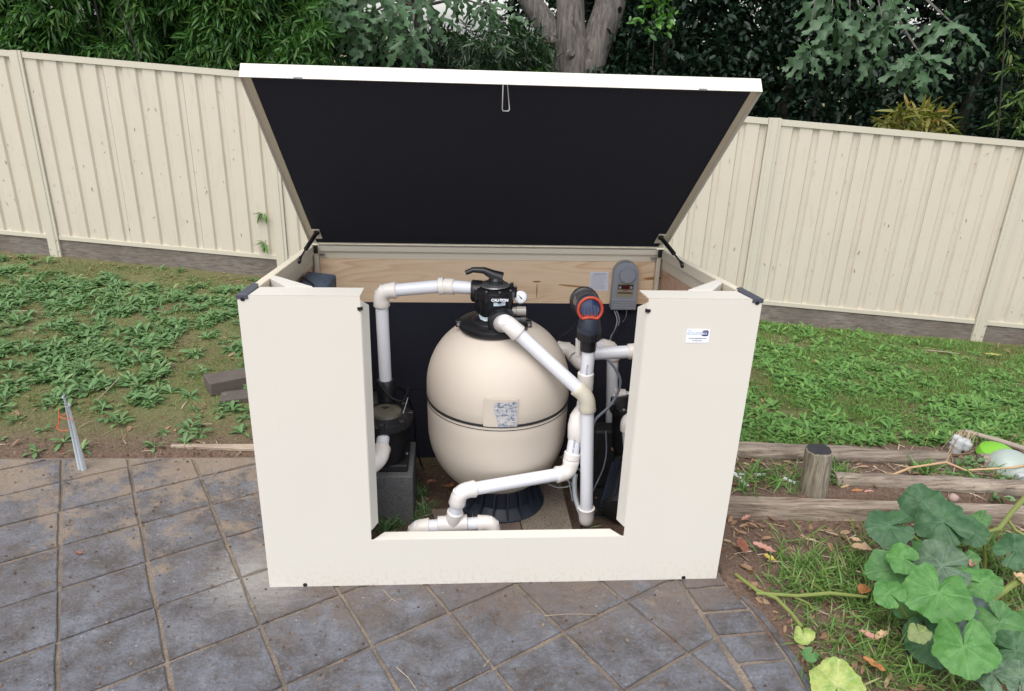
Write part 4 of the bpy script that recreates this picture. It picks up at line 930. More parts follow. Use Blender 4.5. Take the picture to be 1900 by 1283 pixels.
h0 = vt+Vector((.03, 0, 1.093)); h1 = ay(864, 507, TY-.02)
pts = [h0, h0.lerp(h1, .25)+Vector((0, 0, .008)), h0.lerp(h1, .5)+Vector((0, 0, .022)), h0.lerp(h1, .8)+Vector((0, 0, .018)), h1]
mb = MB(); mb.tube(pts, [.025, .021, .014, .0115, .010], 12); mb.build('handle', M_black, valve, True)
# ports
pf = Vector((.0, TY-.02, .925)); mb = MB(); mb.lathe([(.058, .03), (.058, .105), (.052, .118), (.042, .122)], vt+Vector((.028, 0, .930)), (0, -1, 0), 28); mb.build('front_port', M_black, valve, True)
mb = MB(); mb.lathe([(.045, .05), (.047, .092), (.036, .10)], vt+Vector((0, .02, 1.028)), (-1, 0, 0), 24); mb.build('side_port', M_black, valve, True)
mb = MB(); mb.lathe([(.030, .045), (.030, .112), (.033, .113), (.033, .135), (.020, .138)], vt+Vector((0, -.01, .905)), (1, 0, 0), 20); mb.build('drain_port', M_black, valve, True)
mb = MB(); mb.lathe([(.018, .06), (.018, .093)], vt+Vector((0, -.02, .952)), (1, 0, 0), 20); mb.lathe([(.021, .094), (.021, .134), (.012, .136)], vt+Vector((0, -.02, .952)), (1, 0, 0), 20); mb.build('sight_glass', plain('sight_glass', (.30, .27, .24), .15, .2, 20), valve, True)
# stickers on the valve
def vpatch(name, mat, px0, py0, px1, py1, rr, pts=None):
    y = vt.y-rr; a = ay(px0, py0, y-.003); b = ay(px1, py1, y-.003); x0, x1 = sorted((a.x, b.x)); z0_, z1_ = sorted((a.z, b.z)); mb = MB(); vs = []; n = 8
    for i in range(n+1):
        x = x0+(x1-x0)*i/n; yy_ = vt.y-math.sqrt(max((rr+.0012)**2-(x-vt.x)**2, .00001)); vs += [(x, yy_, z0_), (x, yy_, z1_)]
    mb.add(vs, [(2*i, 2*i+2, 2*i+3, 2*i+1) for i in range(n)]); return mb.build(name, mat, valve, True), (x0, x1, z0_, z1_)
st1, bb_ = vpatch('caution_sticker', plain('sticker_paleblue', (.50, .60, .68), .5, .08, 60), 916, 560, 938, 569, .0835)
text_obj('lettering', 'CAUTION', .0155, M_white, st1, ((bb_[0]+bb_[1])/2, vt.y-.0935, bb_[3]+.008), X, Z, bold=.0008, sx=1.0)
M_foil = plain('silver_sticker', (.46, .54, .60), .3, .12, 60)
a_ = ay(887, 581, vt.y-.070); b2 = ay(909, 598, vt.y-.070)
mb = MB(); sh = [(0, 1), (.12, .96), (.55, .97), (.86, .78), (1, .42), (.86, .10), (.6, 0), (.2, .06), (.10, .35)]
mb.add([(a_.x+(b2.x-a_.x)*p_[0], vt.y-.0005-math.sqrt(.0725**2-(a_.x+(b2.x-a_.x)*p_[0]-vt.x)**2), b2.z+(a_.z-b2.z)*p_[1]) for p_ in sh], [tuple(range(9))]); mb.build('silver_sticker', M_foil, valve)
# pressure gauge
gc = ay(966, 552, TY-.03); ga = (CAM-gc).normalized()*.25+Vector((0, -1, .12)); ga.normalize()
mb = MB(); mb.tube([(vt.x+.08, TY-.02, gc.z), (gc.x-.01, TY-.02, gc.z), gc-ga*.006], .007, 8); mb.lathe([(.026, -.014), (.028, -.010), (.028, .004), (.0235, .0055)], gc, ga, 28); gauge = mb.build('pressure_gauge', M_steel, tank, True)
mb = MB(); mb.lathe([(.024, .0055), (.023, .0062)], gc, ga, 28); mb.build('dial', M_white, gauge, True)
gx = Vector((1, 0, 0)); gx = (gx-ga*gx.dot(ga)).normalized(); gy = ga.cross(gx)
mb = MB()
for k in range(11):
    a = radians(225-27*k); d = gx*cos(a)+gy*sin(a); p_ = gc+ga*.0068; w = ga.cross(d)*.0006
    mb.add([p_+d*.017-w, p_+d*.017+w, p_+d*.0205+w, p_+d*.0205-w], [(0, 1, 2, 3)])
mb.build('dial_marks', M_inkb, gauge)
d = gx*cos(radians(130))+gy*sin(radians(130)); w = ga.cross(d)*.0013; p_ = gc+ga*.0075
mb = MB(); mb.add([p_-d*.008-w*2, p_-d*.008+w*2, p_+d*.017], [(0, 1, 2)]); mb.lathe([(.003, .007), (.002, .009)], gc, ga, 10); mb.build('needle', M_inkb, gauge)

# ================================================================== PIPEWORK
RP, RF = .028, .0345
def pipe(parent, a, b, r=RP, mat=M_pvc): mb = MB(); mb.tube([a, b], r, 20); return mb.build('pipe', mat, parent, True)
def coupling(parent, a, b, mat=M_fit, r=RF, name='coupling'):
    mb = MB(); a = Vector(a); b = Vector(b); t = (b-a).normalized(); mb.tube([a, a+t*.002, b-t*.002, b], [r-.002, r, r, r-.002], 20); return mb.build(name, mat, parent, True)
def elbow(parent, p0, c, p1, mat=M_fit, r=RF, k=.055, name='elbow', lip=True):
    """bend at corner c between directions to p0 and p1; k = leg length"""
    c = Vector(c); d0 = (Vector(p0)-c).normalized(); d1 = (Vector(p1)-c).normalized(); a = c+d0*k; b = c+d1*k; m_ = k*.62
    pts = [a, a-d0*.016]; s0 = c+d0*m_; s1 = c+d1*m_
    pts = [a, a-d0*.004]+[(s0*(1-t)**2+c*2*t*(1-t)+s1*t*t) for t in np.linspace(0, 1, 9)]+[b-d1*.004, b]
    rr = [r*1.0, r*1.06]+[r*.985]*9+[r*1.06, r]
    if not lip: rr = [r*.97]*len(pts)
    mb = MB(); mb.tube(pts, rr, 22); return mb.build(name, mat, parent, True)
GP = 'white pipework joining the filter and pumps'
# 1: riser from the left pump over to the valve
r1 = empty('pool_pipe', 'white pipe rising from the left pump and bending across to the black valve', 'pipe', (-.5, .72, .5), group=GP)
A = ay(712, 710, .72); B = ay(707, 541, .70); C_ = ay(822, 531, .67); D_ = ay(884, 535, TY+.0)
A = Vector((B.x+.004, A.y, A.z))
pipe(r1, A, B); pipe(r1, B, C_); pipe(r1, C_, D_); elbow(r1, A, B, C_, k=.068); t_ = (C_-B).normalized(); coupling(r1, C_-t_*.018, C_+t_*.006, M_fit, RF+.003); t_ = (D_-C_).normalized(); coupling(r1, C_+t_*.008, C_+t_*.052, M_fit)
# 2: diagonal from the valve down to the floor
r2 = empty('pool_pipe', 'white diagonal pipe from the front of the valve turning straight down to the floor', 'pipe', (.40, .33, 0), group=GP)
P0 = Vector((vt.x+.028, vt.y-.115, .930)); P1 = P0+Vector((0.004, -.065, -.004)); P2 = ay(1090, 738, .33); P3 = ay(1088, 962, .33)
P1 = ay(938, 597, P1.y); pipe(r2, P0, P1, RP); elbow(r2, P0, P1, P2, M_fitw, k=.075, r=RF*1.03)
pipe(r2, P1, P2); pipe(r2, P2, P3); elbow(r2, P1, P2, P3, M_fityel, k=.062)
mb = MB(); t_ = (P2-P3).normalized(); mb.tube([P3+t_*.055, P3+t_*.052, P3+t_*.01, P3-t_*.015, P3-t_*.027, P3-t_*.032], [RF*1.08, RF*1.05, RF, RF*.93, RF*.7, RF*.35], 20); mb.build('end_cap', M_fitw, r2, True)
# 3: chlorinator column, cross pipe and floor manifold
r3 = empty('pool_pipe', 'white pipe run from the clear cell down across the tank front to the floor tee', 'pipe', (.2, .3, 0), group=GP)
Q0 = ay(1094, 632, .44); Q1 = ay(1086, 720, .44); Q2 = ay(1078, 775, .42); Q3 = ay(1064, 858, .36); Q4 = ay(1056, 877, .345); Q5 = ay(853, 912, .20); Q6 = ay(840, 972, .215)
pipe(r3, Q0, Q1); coupling(r3, ay(1087, 692, .44), ay(1085, 724, .44), M_fitw); pipe(r3, Q1, Q2, RP*.95); Qb = ay(1071, 792, .375); mb = MB(); mb.tube([ay(1086, 752, .41), ay(1079, 764, .40), ay(1073, 775, .39), ay(1070, 790, .38), ay(1069.5, 812, .375), ay(1069.5, 816, .375)], [.026, .033, .037, .038, .038, .033], 22); mb.build('elbow', M_fitw, r3, True)
pipe(r3, Qb, Q4); elbow(r3, Qb, Q4, Q5, M_fitw, k=.062); coupling(r3, Q4.lerp(Qb, .30), Q4.lerp(Qb, .44), M_fitw, RF*1.03); pipe(r3, Q4, Q5)
elbow(r3, Q4, Q5, Q6, M_fitw, k=.066); pipe(r3, Q5, Q6); coupling(r3, Q5.lerp(Q6, .62), Q6, M_fitw, RF)
M0 = ay(770, 979, .215); M1 = ay(913, 970, .215); pipe(r3, M0, M1)
tm = (M1-M0).normalized(); coupling(r3, Q6-tm*.062, Q6+tm*.062, M_fitw, RF*1.03, 'tee'); coupling(r3, M0+tm*.04, M0+tm*.10, M_pvc, RP*1.02)
elbow(r3, M1, M0, M0+Vector((-.015, -.01, -.2)), M_fit, k=.060); elbow(r3, M0, M1, M1+Vector((0.012, 0, -.2)), M_fit, k=.060)
pipe(r3, M1, M1+Vector((.006, 0, -.16))); pipe(r3, M0, M0+Vector((-.012, -.01, -.16)))
# printed marks on the pipes
for (p_, q_, s_) in ((Q0.lerp(Q1, .35), Q1, 'PVC-U 50'), (Qb.lerp(Q4, .1), Q4, 'PN12 AS/NZS 1477')):
    ydir = (q_-p_).normalized(); xx_ = ydir; vdir = (CAM-p_); vdir = (vdir-ydir*vdir.dot(ydir)).normalized(); yd = vdir.cross(xx_)
    text_obj('printed_mark', s_, .011, M_ink, r3, p_+vdir*(RP+.0012)+ydir*.045, xx_, yd)
# 4: rear pipes
r4 = empty('pool_pipe', 'white pipe low behind the filter at right, jogging back through two elbows', 'pipe', (.45, .85, .5), group=GP)
a1 = ay(1008, 644, .86); a2 = ay(1056, 649, .84); a3 = ay(1078, 676, .74)
pipe(r4, a1, a2); elbow(r4, a1, a2, a3, M_fit, k=.058); coupling(r4, ay(1040, 648, .85), ay(1058, 649, .84), M_fit); elbow(r4, a2, a3, a3+Vector((.05, -.02, -.01)), M_fitw, k=.045)
a4 = ay(1076, 634, .50)
r5 = empty('pool_pipe', 'white horizontal pipe right of the clear cell running behind the front panel', 'pipe', (.6, .6, .6), group=GP)
b0_ = ay(1098, 657, .56); b1_ = ay(1215, 650, .56); pipe(r5, b0_, b1_, RP); coupling(r5, ay(1165, 653, .56), ay(1190, 651, .56), M_fit); 
coupling(r5, ay(1074, 628, .57), ay(1073, 660, .57), M_fitw, RP*.5)
pipe(r5, ay(1181, 660, .60), ay(1179, 760, .62), .017)
r6 = empty('pool_pipe', 'grey shaded upright pipe behind the clear cell dropping to the right pump', 'pipe', (.75, .95, 0), group=GP)
c1 = ay(1103, 641, .86); c2 = ay(1137, 645, .88); c3 = ay(1133, 850, .90); pipe(r6, c1, c2, RP); elbow(r6, c1, c2, c3, M_fit, k=.06); pipe(r6, c2, c3, RP, M_pvc); coupling(r6, c3+Vector((0, 0, .03)), c3-Vector((0, 0, .035)), M_fitw)
r7 = empty('pool_pipe', 'short white bent pipe on the front of the right pump', 'pipe', (.66, .6, .3), group=GP)
d0_ = ay(1178, 773, .60); d1_ = ay(1160, 778, .52); d2_ = ay(1163, 835, .52); elbow(r7, ay(1200, 778, .56), d1_+Vector((.012, 0, 0)), d2_, M_fitw, k=.055, lip=False); pipe(r7, d1_+Vector((.012, 0, -.03)), d2_+Vector((.012, 0, 0)), RP*.95)
pipe(r7, ay(1138, 737, .86), ay(1190, 737, .84), RP); coupling(r7, ay(1140, 735, .85), ay(1160, 735, .85), M_fitw)
# 8: left pump suction elbow
r8 = empty('pool_pipe', 'short white pipe and elbow on the left pump turning behind the front panel', 'pipe', (-.5, .35, .35), group=GP)
e0 = ay(711, 812, .50); e1 = ay(705, 853, .36); e2 = ay(660, 885, .30); pipe(r8, e0, e1); elbow(r8, e0, e1, e2, M_fit, k=.07, r=RF*1.08); pipe(r8, e1, e2)

# ================================================================== CHLORINATOR CELL
cell = empty('chlorinator_cell', 'clear smoky chlorinator cell with orange ring on black union', 'pool chlorinator', tuple(ay(1093, 632, .44)))
ca = ay(1084, 559, .57); cb_ = ay(1097, 577, .395); ax = (cb_-ca).normalized(); L = (cb_-ca).length
mb = MB(); mb.lathe([(.035, -.02), (.058, -.018), (.062, -.008), (.062, .018), (.056, .022)], ca, ax, 32); mb.build('rear_cap', M_black, cell, True)
mb = MB(); mb.lathe([(.055, .020), (.0545, L*.70), (.050, L*.78)], ca, ax, 32); mb.build('clear_housing', M_clear, cell, True)
mb = MB(); ring = []
axu = Vector((1, 0, 0)); axu = (axu-ax*axu.dot(ax)).normalized(); axv = ax.cross(axu) if ax.cross(axu).z > 0 else -ax.cross(axu)
mb.lathe([(.0555, L*.66), (.0555, L*.84), (.050, L*.86)], ca, ax, 32); mb.build('front_collar', M_blue_black, cell, True)
mb = MB(); n_ = 36
for k in range(n_+1):
    a = 2*pi*k/n_; rr = .0490; zz_ = sin(a); zz_ = max(zz_, -.80)+(.12*cos(a*1)**2*0); y_ = zz_ if zz_ > -.80 else -.80+.10*(1-(abs(cos(a))/.6)**2)
    ring.append(ca+ax*(L*.875)+axu*(cos(a)*rr)+axv*(y_*rr))
mb.tube(ring, .0062, 10, False); mb.build('orange_ring', M_orange, cell, True)
mb = MB(); mb.lathe([(.044, L*.852), (.040, L*.862)], ca, ax, 30); mb.build('window', plain('blue_glass', (.025, .04, .10), .08, .5, 30), cell, True)
mb = MB()
for k in range(-6, 7):
    w = k*.0058; h = math.sqrt(.036**2-w*w) if abs(w) < .036 else .0; p_ = ca+ax*(L*.866)+axu*w
    mb.tube([p_-axv*min(h, .030), p_+axv*h*.55], .0011, 5)
pl = mb.build('electrode_plates', plain('titanium_plates', (.22, .26, .34), .3, .2, 40, metal=.5), cell)
for k in range(9):
    w = (k-4)*.0078; p_ = ca+ax*(L*.868)+axu*w-axv*.034; mb = MB(); mb.tube([p_, p_+axv*.012], .0018, 5); mb.build('tooth', M_orange, cell)
n0 = ay(1094, 596, .44); n1 = ay(1093, 615, .44); n2 = ay(1092, 630, .44); n3 = ay(1091, 646, .44)
mb = MB(); mb.tube([ay(1095, 588, .44), n0, n0.lerp(n1, .5)], [.040, .045, .047], 24); mb.tube([n0.lerp(n1, .5), n1], [.051, .050], 24); mb.build('neck', M_blue_black, cell, True)
mb = MB(); t_ = (n3-n1); mb.tube([n1, n1+t_*.04, n1+t_*.45], [.046, .0485, .0475], 24); mb.tube([n1+t_*.45, n3+t_*.12], [.034, .033], 24); un = mb.build('union_nut', M_black, cell, True)
for k in range(20):
    a = 2*pi*k/20; o_ = Vector((cos(a), sin(a), 0))*.048; mb = MB(); mb.tube([n1+t_*.05+o_, n1+t_*.42+o_], .0025, 5); mb.build('grip_rib', M_black, un)

# ================================================================== CONTROLLER, PAPER, COVERED BOX
ctl = empty('power_controller', 'grey round topped chlorinator power unit with red display hung on the pine board', 'controller', (.69, 1.247, .73))
pT = ay(1161, 488, 1.19); pB = ay(1158, 576, 1.19); xl = ay(1136, 545, 1.19).x; xr = ay(1183, 545, 1.19).x
hw = (xr-xl)/2; cx_ = (xl+xr)/2; zt_, zb_ = pT.z, pB.z
outl = [(cx_-hw, zb_), (cx_+hw, zb_), (cx_+hw*.97, zt_-hw)]+[(cx_+hw*.97*cos(a), zt_-hw*.97+hw*.97*sin(a)) for a in np.linspace(0, pi, 15)][1:-1]+[(cx_-hw*.97, zt_-hw)]
mb = MB(); mb.prism([(x, 1.19, z) for x, z in outl], (0, 0, 0), (0, .056, 0)); hs_ = mb.build('housing', M_grey, ctl, bevel=.004)
mb = MB(); mb.lathe([(hw*.64, 0), (hw*.64, .010), (hw*.60, .014)], (cx_+.004, 1.1895, zt_-hw*.98), (0, -1, 0), 32); mb.build('round_cover', M_grey, ctl, True)
lz = zb_+.085; 
mb = MB(); mb.box(cx_-hw*.66, cx_+hw*.66, 1.1875, 1.1895, lz-.012, lz+.062); pan = mb.build('display_panel', plain('panel_print', (.30, .28, .20), .4, .1, 60), ctl)
mb = MB(); mb.box(cx_-hw*.60, cx_+hw*.60, 1.1862, 1.1873, lz+.028, lz+.054); mb.build('display_surround', M_inkb, pan)
mb = MB(); mb.box(cx_-hw*.28, cx_+hw*.28, 1.1850, 1.1860, lz+.031, lz+.047); mb.build('red_display', M_red, pan)
for s_ in (-1, 1): mb = MB(); mb.lathe([(.0075, 0), (.006, .002)], (cx_+s_*hw*.44, 1.186, lz+.039), (0, -1, 0), 14); mb.build('knob', M_grey, pan, True)
text_obj('lettering', 'AUTO', .009, plain('brown_print', (.20, .03, .02), .5, .1, 50), pan, (cx_, 1.1868, lz+.0215), X, Z, bold=.0004)
mb = MB(); mb.box(cx_-hw*.58, cx_+hw*.58, 1.1864, 1.1873, lz+.006, lz+.013); mb.build('stripe', plain('olive_print', (.06, .035, .012), .5, .1, 50), pan)
for k in range(4): mb = MB(); mb.box(cx_-hw*.97, cx_+hw*.97, 1.186, 1.1895, zb_+.008+k*.0135, zb_+.018+k*.0135); mb.build('vent_ridge', M_grey, ctl, bevel=.0015)
pap = empty('instruction_sheet', 'small white printed instruction sheet stuck on the pine board', 'notice', tuple(ay(1111, 522, 1.246)))
c4 = [ay(1095, 505, 1.246), ay(1129.5, 505, 1.246), ay(1128.5, 540.5, 1.246), ay(1093.5, 538.5, 1.246)]
mb = MB(); mb.prism(c4, (0, 0, 0), (0, -.0006, 0)); sheet = mb.build('paper', M_paper, pap)
mb = MB()
for k in range(15):
    t = .09+k*.057; a = c4[0].lerp(c4[3], t); b = c4[1].lerp(c4[2], t); l = .16 if k < 2 else .07; r_ = .88 if k < 2 else random.uniform(.72, .93); h = .0024 if k < 2 else .0014
    p_ = a.lerp(b, l); q_ = a.lerp(b, r_); mb.add([p_+Vector((0, -.0012, -h/2)), q_+Vector((0, -.0012, -h/2)), q_+Vector((0, -.0012, h/2)), p_+Vector((0, -.0012, h/2))], [(0, 1, 2, 3)])
mb.build('printed_lines', plain('faded_ink', (.30, .31, .42), .7, .1, 50), pap)
mb = MB(); zc = .985; co_ = [(-.868, .70), (-.745, .70), (-.728, .97), (-.868, 1.02)]
cvr = empty('covered_timer_box', 'slate blue fabric covered box in the rear left corner of the enclosure', 'covered box', (-.80, .86, .80))
mb = MB(); mb.hexa([(x, y, .84) for x, y in co_]+[(x+(.006 if x > -.8 else 0), y, zc) for x, y in co_]); o = mb.build('cover', M_blue_black, cvr, bevel=.012)
M_tarp = NT('slate_tarp'); v = M_tarp.co(); n_t = M_tarp.noise(v, 14, 5, .6, 1.2); M_tarp.base(M_tarp.mix(n_t, (.048, .065, .10), (.085, .11, .155)), .55); M_tarp.bump(n_t, .8, .02); M_tarp = M_tarp.m; o.data.materials[0] = M_tarp
mb = MB(); mb.tube([(-.862, .90, zc+.004), (-.80, .80, zc+.005), (-.79, .705, zc+.003)], .004, 6); mb.build('seam', M_blackm, cvr, True)
M_shelfwood = M_pine_side

# ================================================================== PUMPS, BLOCKS, SLABS, CABLES
blk = MB(); blk.box(-.85, -.362, .485, .80, -.10, .195); meta(blk.build('concrete_block', M_conc, None, bevel=.006), 'grey concrete block under the black left pump', 'concrete block')
lp_ = empty('pool_pump', 'black pool pump with pale see-through strainer lid on the concrete block', 'pump', (-.5, .66, .2))
pc = Vector((-.49, .60, 0))
mb = MB(); mb.lathe([(.075, .215), (.095, .25), (.105, .32), (.112, .40), (.125, .415), (.125, .445), (.105, .455)], pc, (0, 0, 1), 32); mb.build('strainer_pot', M_black, lp_, True)
mb = MB(); mb.lathe([(.070, .456), (.066, .468), (.04, .472)], pc+Vector((.01, 0, 0)), (0, 0, 1), 28); mb.build('strainer_lid', plain('yellowed_lid', (.085, .08, .06), .35, .3, 25), lp_, True)
for k in range(8):
    a = 2*pi*k/8; c_ = pc+Vector((cos(a)*.118, sin(a)*.118, .43)); mb = MB(); mb.box(c_.x-.012, c_.x+.012, c_.y-.012, c_.y+.012, c_.z-.01, c_.z+.035); mb.build('lid_clamp', M_black, lp_, bevel=.003)
e_ax = (e1-e0).normalized()
mb = MB(); mb.lathe([(.062, -.14), (.062, -.07), (.052, -.066), (.050, -.03), (.056, -.028), (.056, -.012), (.047, -.010), (.044, .004)], e0, e_ax, 28); mb.build('suction_union', M_black, lp_, True)
mb = MB(); mb.lathe([(.03, 0), (.09, .01), (.11, .05), (.11, .12), (.085, .14), (.08, .40)], (-.48, .76, .36), (-1, 0, 0), 28); mb.build('motor', M_blackm, lp_, True)
mb = MB(); mb.lathe([(.042, 0), (.044, .06), (.036, .075)], Vector((A.x, A.y, A.z-.06)), (0, 0, 1), 24); mb.lathe([(.05, -.12), (.036, 0)], Vector((A.x, A.y, A.z-.05)), (0, 0, 1), 20); mb.build('discharge_union', M_black, lp_, True)
mb = MB(); mb.box(-.62, -.385, .52, .74, .196, .232); mb.box(-.60, -.40, .70, .79, .20, .40); mb.build('foot', M_blackm, lp_, bevel=.008)
for py in (842, 852):
    mb = MB(); p_ = ay(752, py, .60); mb.tube([p_+Vector((-.015, 0, 0)), p_+Vector((.012, 0, 0))], .007, 8); mb.build('drain_tap', plain('blue_grey_tap', (.14, .18, .28), .4, .1, 30), lp_, True)
rp_ = empty('pool_pump', 'black pump with lugged strainer lid half hidden by the right front panel', 'pump', (.70, .7, .0))
pc = Vector((.665, .74, 0)); zl = .43
mb = MB(); mb.lathe([(.06, .15), (.075, .20), (.085, .32), (.088, .385), (.104, .392), (.104, zl-.022), (.09, zl-.018)], pc, (0, 0, 1), 32); mb.build('strainer_pot', M_black, rp_, True)
mb = MB(); mb.lathe([(.100, zl-.018), (.102, zl-.008), (.085, zl+.004), (.04, zl+.016), (.012, zl+.018)], pc, (0, 0, 1), 8); mb.build('strainer_lid', M_black, rp_)
for k in range(8):
    a = 2*pi*k/8+.2; c_ = pc+Vector((cos(a)*.098, sin(a)*.098, zl-.012)); mb = MB(); mb.tube([c_-Vector((0, 0, .02)), c_+Vector((0, 0, .016))], .010, 8); mb.build('lid_lug', M_blackm, rp_, True); mb = MB(); mb.tube([c_+Vector((0, 0, .017)), c_+Vector((0, 0, .024))], .006, 6); mb.build('lid_bolt', M_grey, rp_, True)
mot = Vector((.63, .56, .07))
mb = MB(); mb.lathe([(.03, -.16), (.075, -.15), (.082, -.13), (.082, .12), (.09, .13), (.09, .17), (.06, .18)], mot, (.35, .9, .25), 28); mo = mb.build('motor', M_blackm, rp_, True)
for k in range(22):
    a = 2*pi*k/22; axm = Vector((.35, .9, .25)).normalized(); uu = axm.orthogonal().normalized(); ww = axm.cross(uu); d = uu*cos(a)+ww*sin(a); t_ = axm.cross(d)*.0018; mb = MB()
    q = [mot+axm*-.13+d*.080, mot+axm*.12+d*.080, mot+axm*.12+d*.096, mot+axm*-.13+d*.094]; mb.add([p_-t_ for p_ in q]+[p_+t_ for p_ in q], [(0, 1, 2, 3), (7, 6, 5, 4), (0, 4, 5, 1), (1, 5, 6, 2), (2, 6, 7, 3), (3, 7, 4, 0)]); mb.build('cooling_fin', M_blue_black, mo)
mb = MB(); mb.box(.50, .72, .76, .86, -.06, .27); mb.build('wet_end', M_blackm, rp_, bevel=.02)
mb = MB(); mb.lathe([(.010, 0), (.008, .006)], (.60, .759, .17), (0, -1, 0), 12); mb.build('brass_plug', plain('brass', (.30, .17, .09), .4, .1, 30), rp_, True)
mb = MB(); mb.box(.46, .85, .52, 1.0, -.12, -.06); mb.build('foot', M_blackm, rp_, bevel=.01)
ob_ = MB(); p_ = ay(1122, 800, .98); ob_.box(p_.x-.06, p_.x+.05, .96, 1.02, p_.z-.07, p_.z+.03); meta(ob_.build('junction_box', plain('dull_grey_box', (.17, .17, .165), .5, .1, 20), None, bevel=.004), 'dull grey junction box low behind the white vertical pipe', 'junction box')
pj = az(1045, 905, .0)
def paver_slab(pxs, z, th, mat, label):
    pts = [az(px, py, z) for px, py in pxs]; mb = MB(); mb.prism(pts, (0, 0, -th), (0, 0, 0)); o = mb.build('paving_slab', mat, None, bevel=.004); meta(o, label, 'paver', 'pavers under the filter'); return o
paver_slab([(975, 1003), (1068, 1001), (1040, 893), (950, 905)], -.012, .07, M_paver, 'speckled concrete slab under the right side of the filter base')
paver_slab([(920, 1004), (973, 1003), (955, 930), (880, 940)], -.014, .07, M_redpaver, 'brownish paver under the front of the filter base')
paver_slab([(820, 1004), (917, 1004), (878, 940), (800, 945)], -.040, .05, M_redpaver, 'sunken brownish paver at the front left of the filter base')
def cable(label, pts, r, mat, cat='cable'):
    P = [Vector(p) for p in pts]; out = []
    for i in range(len(P)-1):
        p0, p1, p2, p3 = P[max(i-1, 0)], P[i], P[i+1], P[min(i+2, len(P)-1)]
        for t in range(6):
            s_ = t/6; out.append(.5*((2*p1)+(p2-p0)*s_+(2*p0-5*p1+4*p2-p3)*s_*s_+(3*p1-p0-3*p2+p3)*s_**3))
    out.append(P[-1]); mb = MB(); mb.tube(out, r, 7); return meta(mb.build('cable', mat, None, True), label, cat, 'electrical cables in the enclosure')
cable('black cable curling down left of the filter tank', [ay(722, 712, .80), ay(745, 722, .82), ay(762, 750, .90), ay(770, 790, .92), ay(772, 830, .92), ay(785, 872, .9)], .005, M_black)
cable('thin black cable looped over the left pump strainer', [ay(700, 705, .70), ay(722, 735, .62), ay(745, 745, .62), ay(752, 738, .66), ay(758, 720, .74)], .0035, M_black)
cable('thin pale cable hanging from the left pump cables', [ay(757, 738, .62), ay(749, 765, .60), ay(742, 792, .58), ay(735, 815, .58)], .0018, M_cord)
cable('thick grey cable bowing between the rear pipe and the pump', [ay(1122, 663, .76), ay(1140, 682, .72), ay(1151, 706, .68), ay(1146, 730, .66), ay(1130, 755, .64), ay(1106, 778, .62), ay(1098, 800, .62)], .0065, M_cable)
cable('pair of grey leads under the grey power unit', [ay(1144, 577, 1.20), ay(1149, 592, 1.18), ay(1146, 608, 1.14), ay(1137, 622, 1.05), ay(1131, 632, .95)], .004, M_cable)
cable('second thin grey lead under the grey power unit', [ay(1140, 577, 1.20), ay(1145, 594, 1.18), ay(1141, 612, 1.14), ay(1134, 624, 1.05), ay(1133, 633, .95)], .0028, M_grey)
cable('black lead running down right of the power unit leads', [ay(1163, 577, 1.20), ay(1160, 592, 1.18), ay(1148, 605, 1.15), ay(1134, 628, 1.0)], .003, M_black)
cable('thin black lead from the clear cell sagging towards the tank', [ay(1068, 603, .60), ay(1050, 618, .75), ay(1030, 628, .9), ay(1010, 634, 1.0)], .003, M_blackm)
cable('dark cable hanging behind the white vertical pipe', [ay(1102, 665, .95), ay(1106, 720, .95), ay(1114, 760, .95), ay(1117, 800, .9), ay(1110, 830, .8), ay(1100, 850, .7)], .0038, M_blackm)
cable('grey cable hanging in front of the right pump', [ay(1124, 800, .72), ay(1125, 840, .70), ay(1119, 870, .68), ay(1108, 895, .66), ay(1100, 912, .6)], .0035, M_cable)
cable('tangled pale cable on the floor right of the tank', [ay(1030, 880, .62), ay(1012, 893, .60), ay(1035, 905, .56), ay(1062, 900, .55), ay(1050, 888, .60), ay(1070, 870, .62), ay(1080, 880, .56)], .003, M_cord)
cable('second pale cable coiled on the floor right of the tank', [ay(1040, 850, .72), ay(1055, 838, .72), ay(1046, 862, .68), ay(1052, 880, .60), ay(1058, 905, .52), ay(1062, 930, .46)], .0028, M_cord)
cable('grey flat bent conduit beside the foot of the vertical pipe', [ay(1068, 880, .52), ay(1066, 898, .50), ay(1068, 925, .44), ay(1078, 955, .38)], .011, M_conduit)
fit = empty('floor_fitting', 'small pale hose fitting standing under the capped vertical pipe', 'hose fitting', tuple(az(1076, 990, -.03)))
p_ = az(1076, 992, -.02); mb = MB(); mb.lathe([(.011, -.02), (.011, .016), (.008, .020)], p_, (0, 0, 1), 14); mb.build('cap', M_palegrn, fit, True); mb = MB(); mb.tube([p_+Vector((0, 0, .018)), p_+Vector((.010, .01, .05))], .006, 8); mb.build('stem', M_black, fit, True)
tt_ = az(1084, 991, -.03); mb = MB(); mb.tube([tt_, tt_+Vector((.03, 0, .035)), tt_+Vector((.075, 0, .045))], [.003, .0026, .0006], 5); meta(mb.build('grass_blade', plain('blade_green', (.22, .34, .12), .5, .1, 20), None), 'single long pale grass blade at the lower right corner of the opening', 'grass')

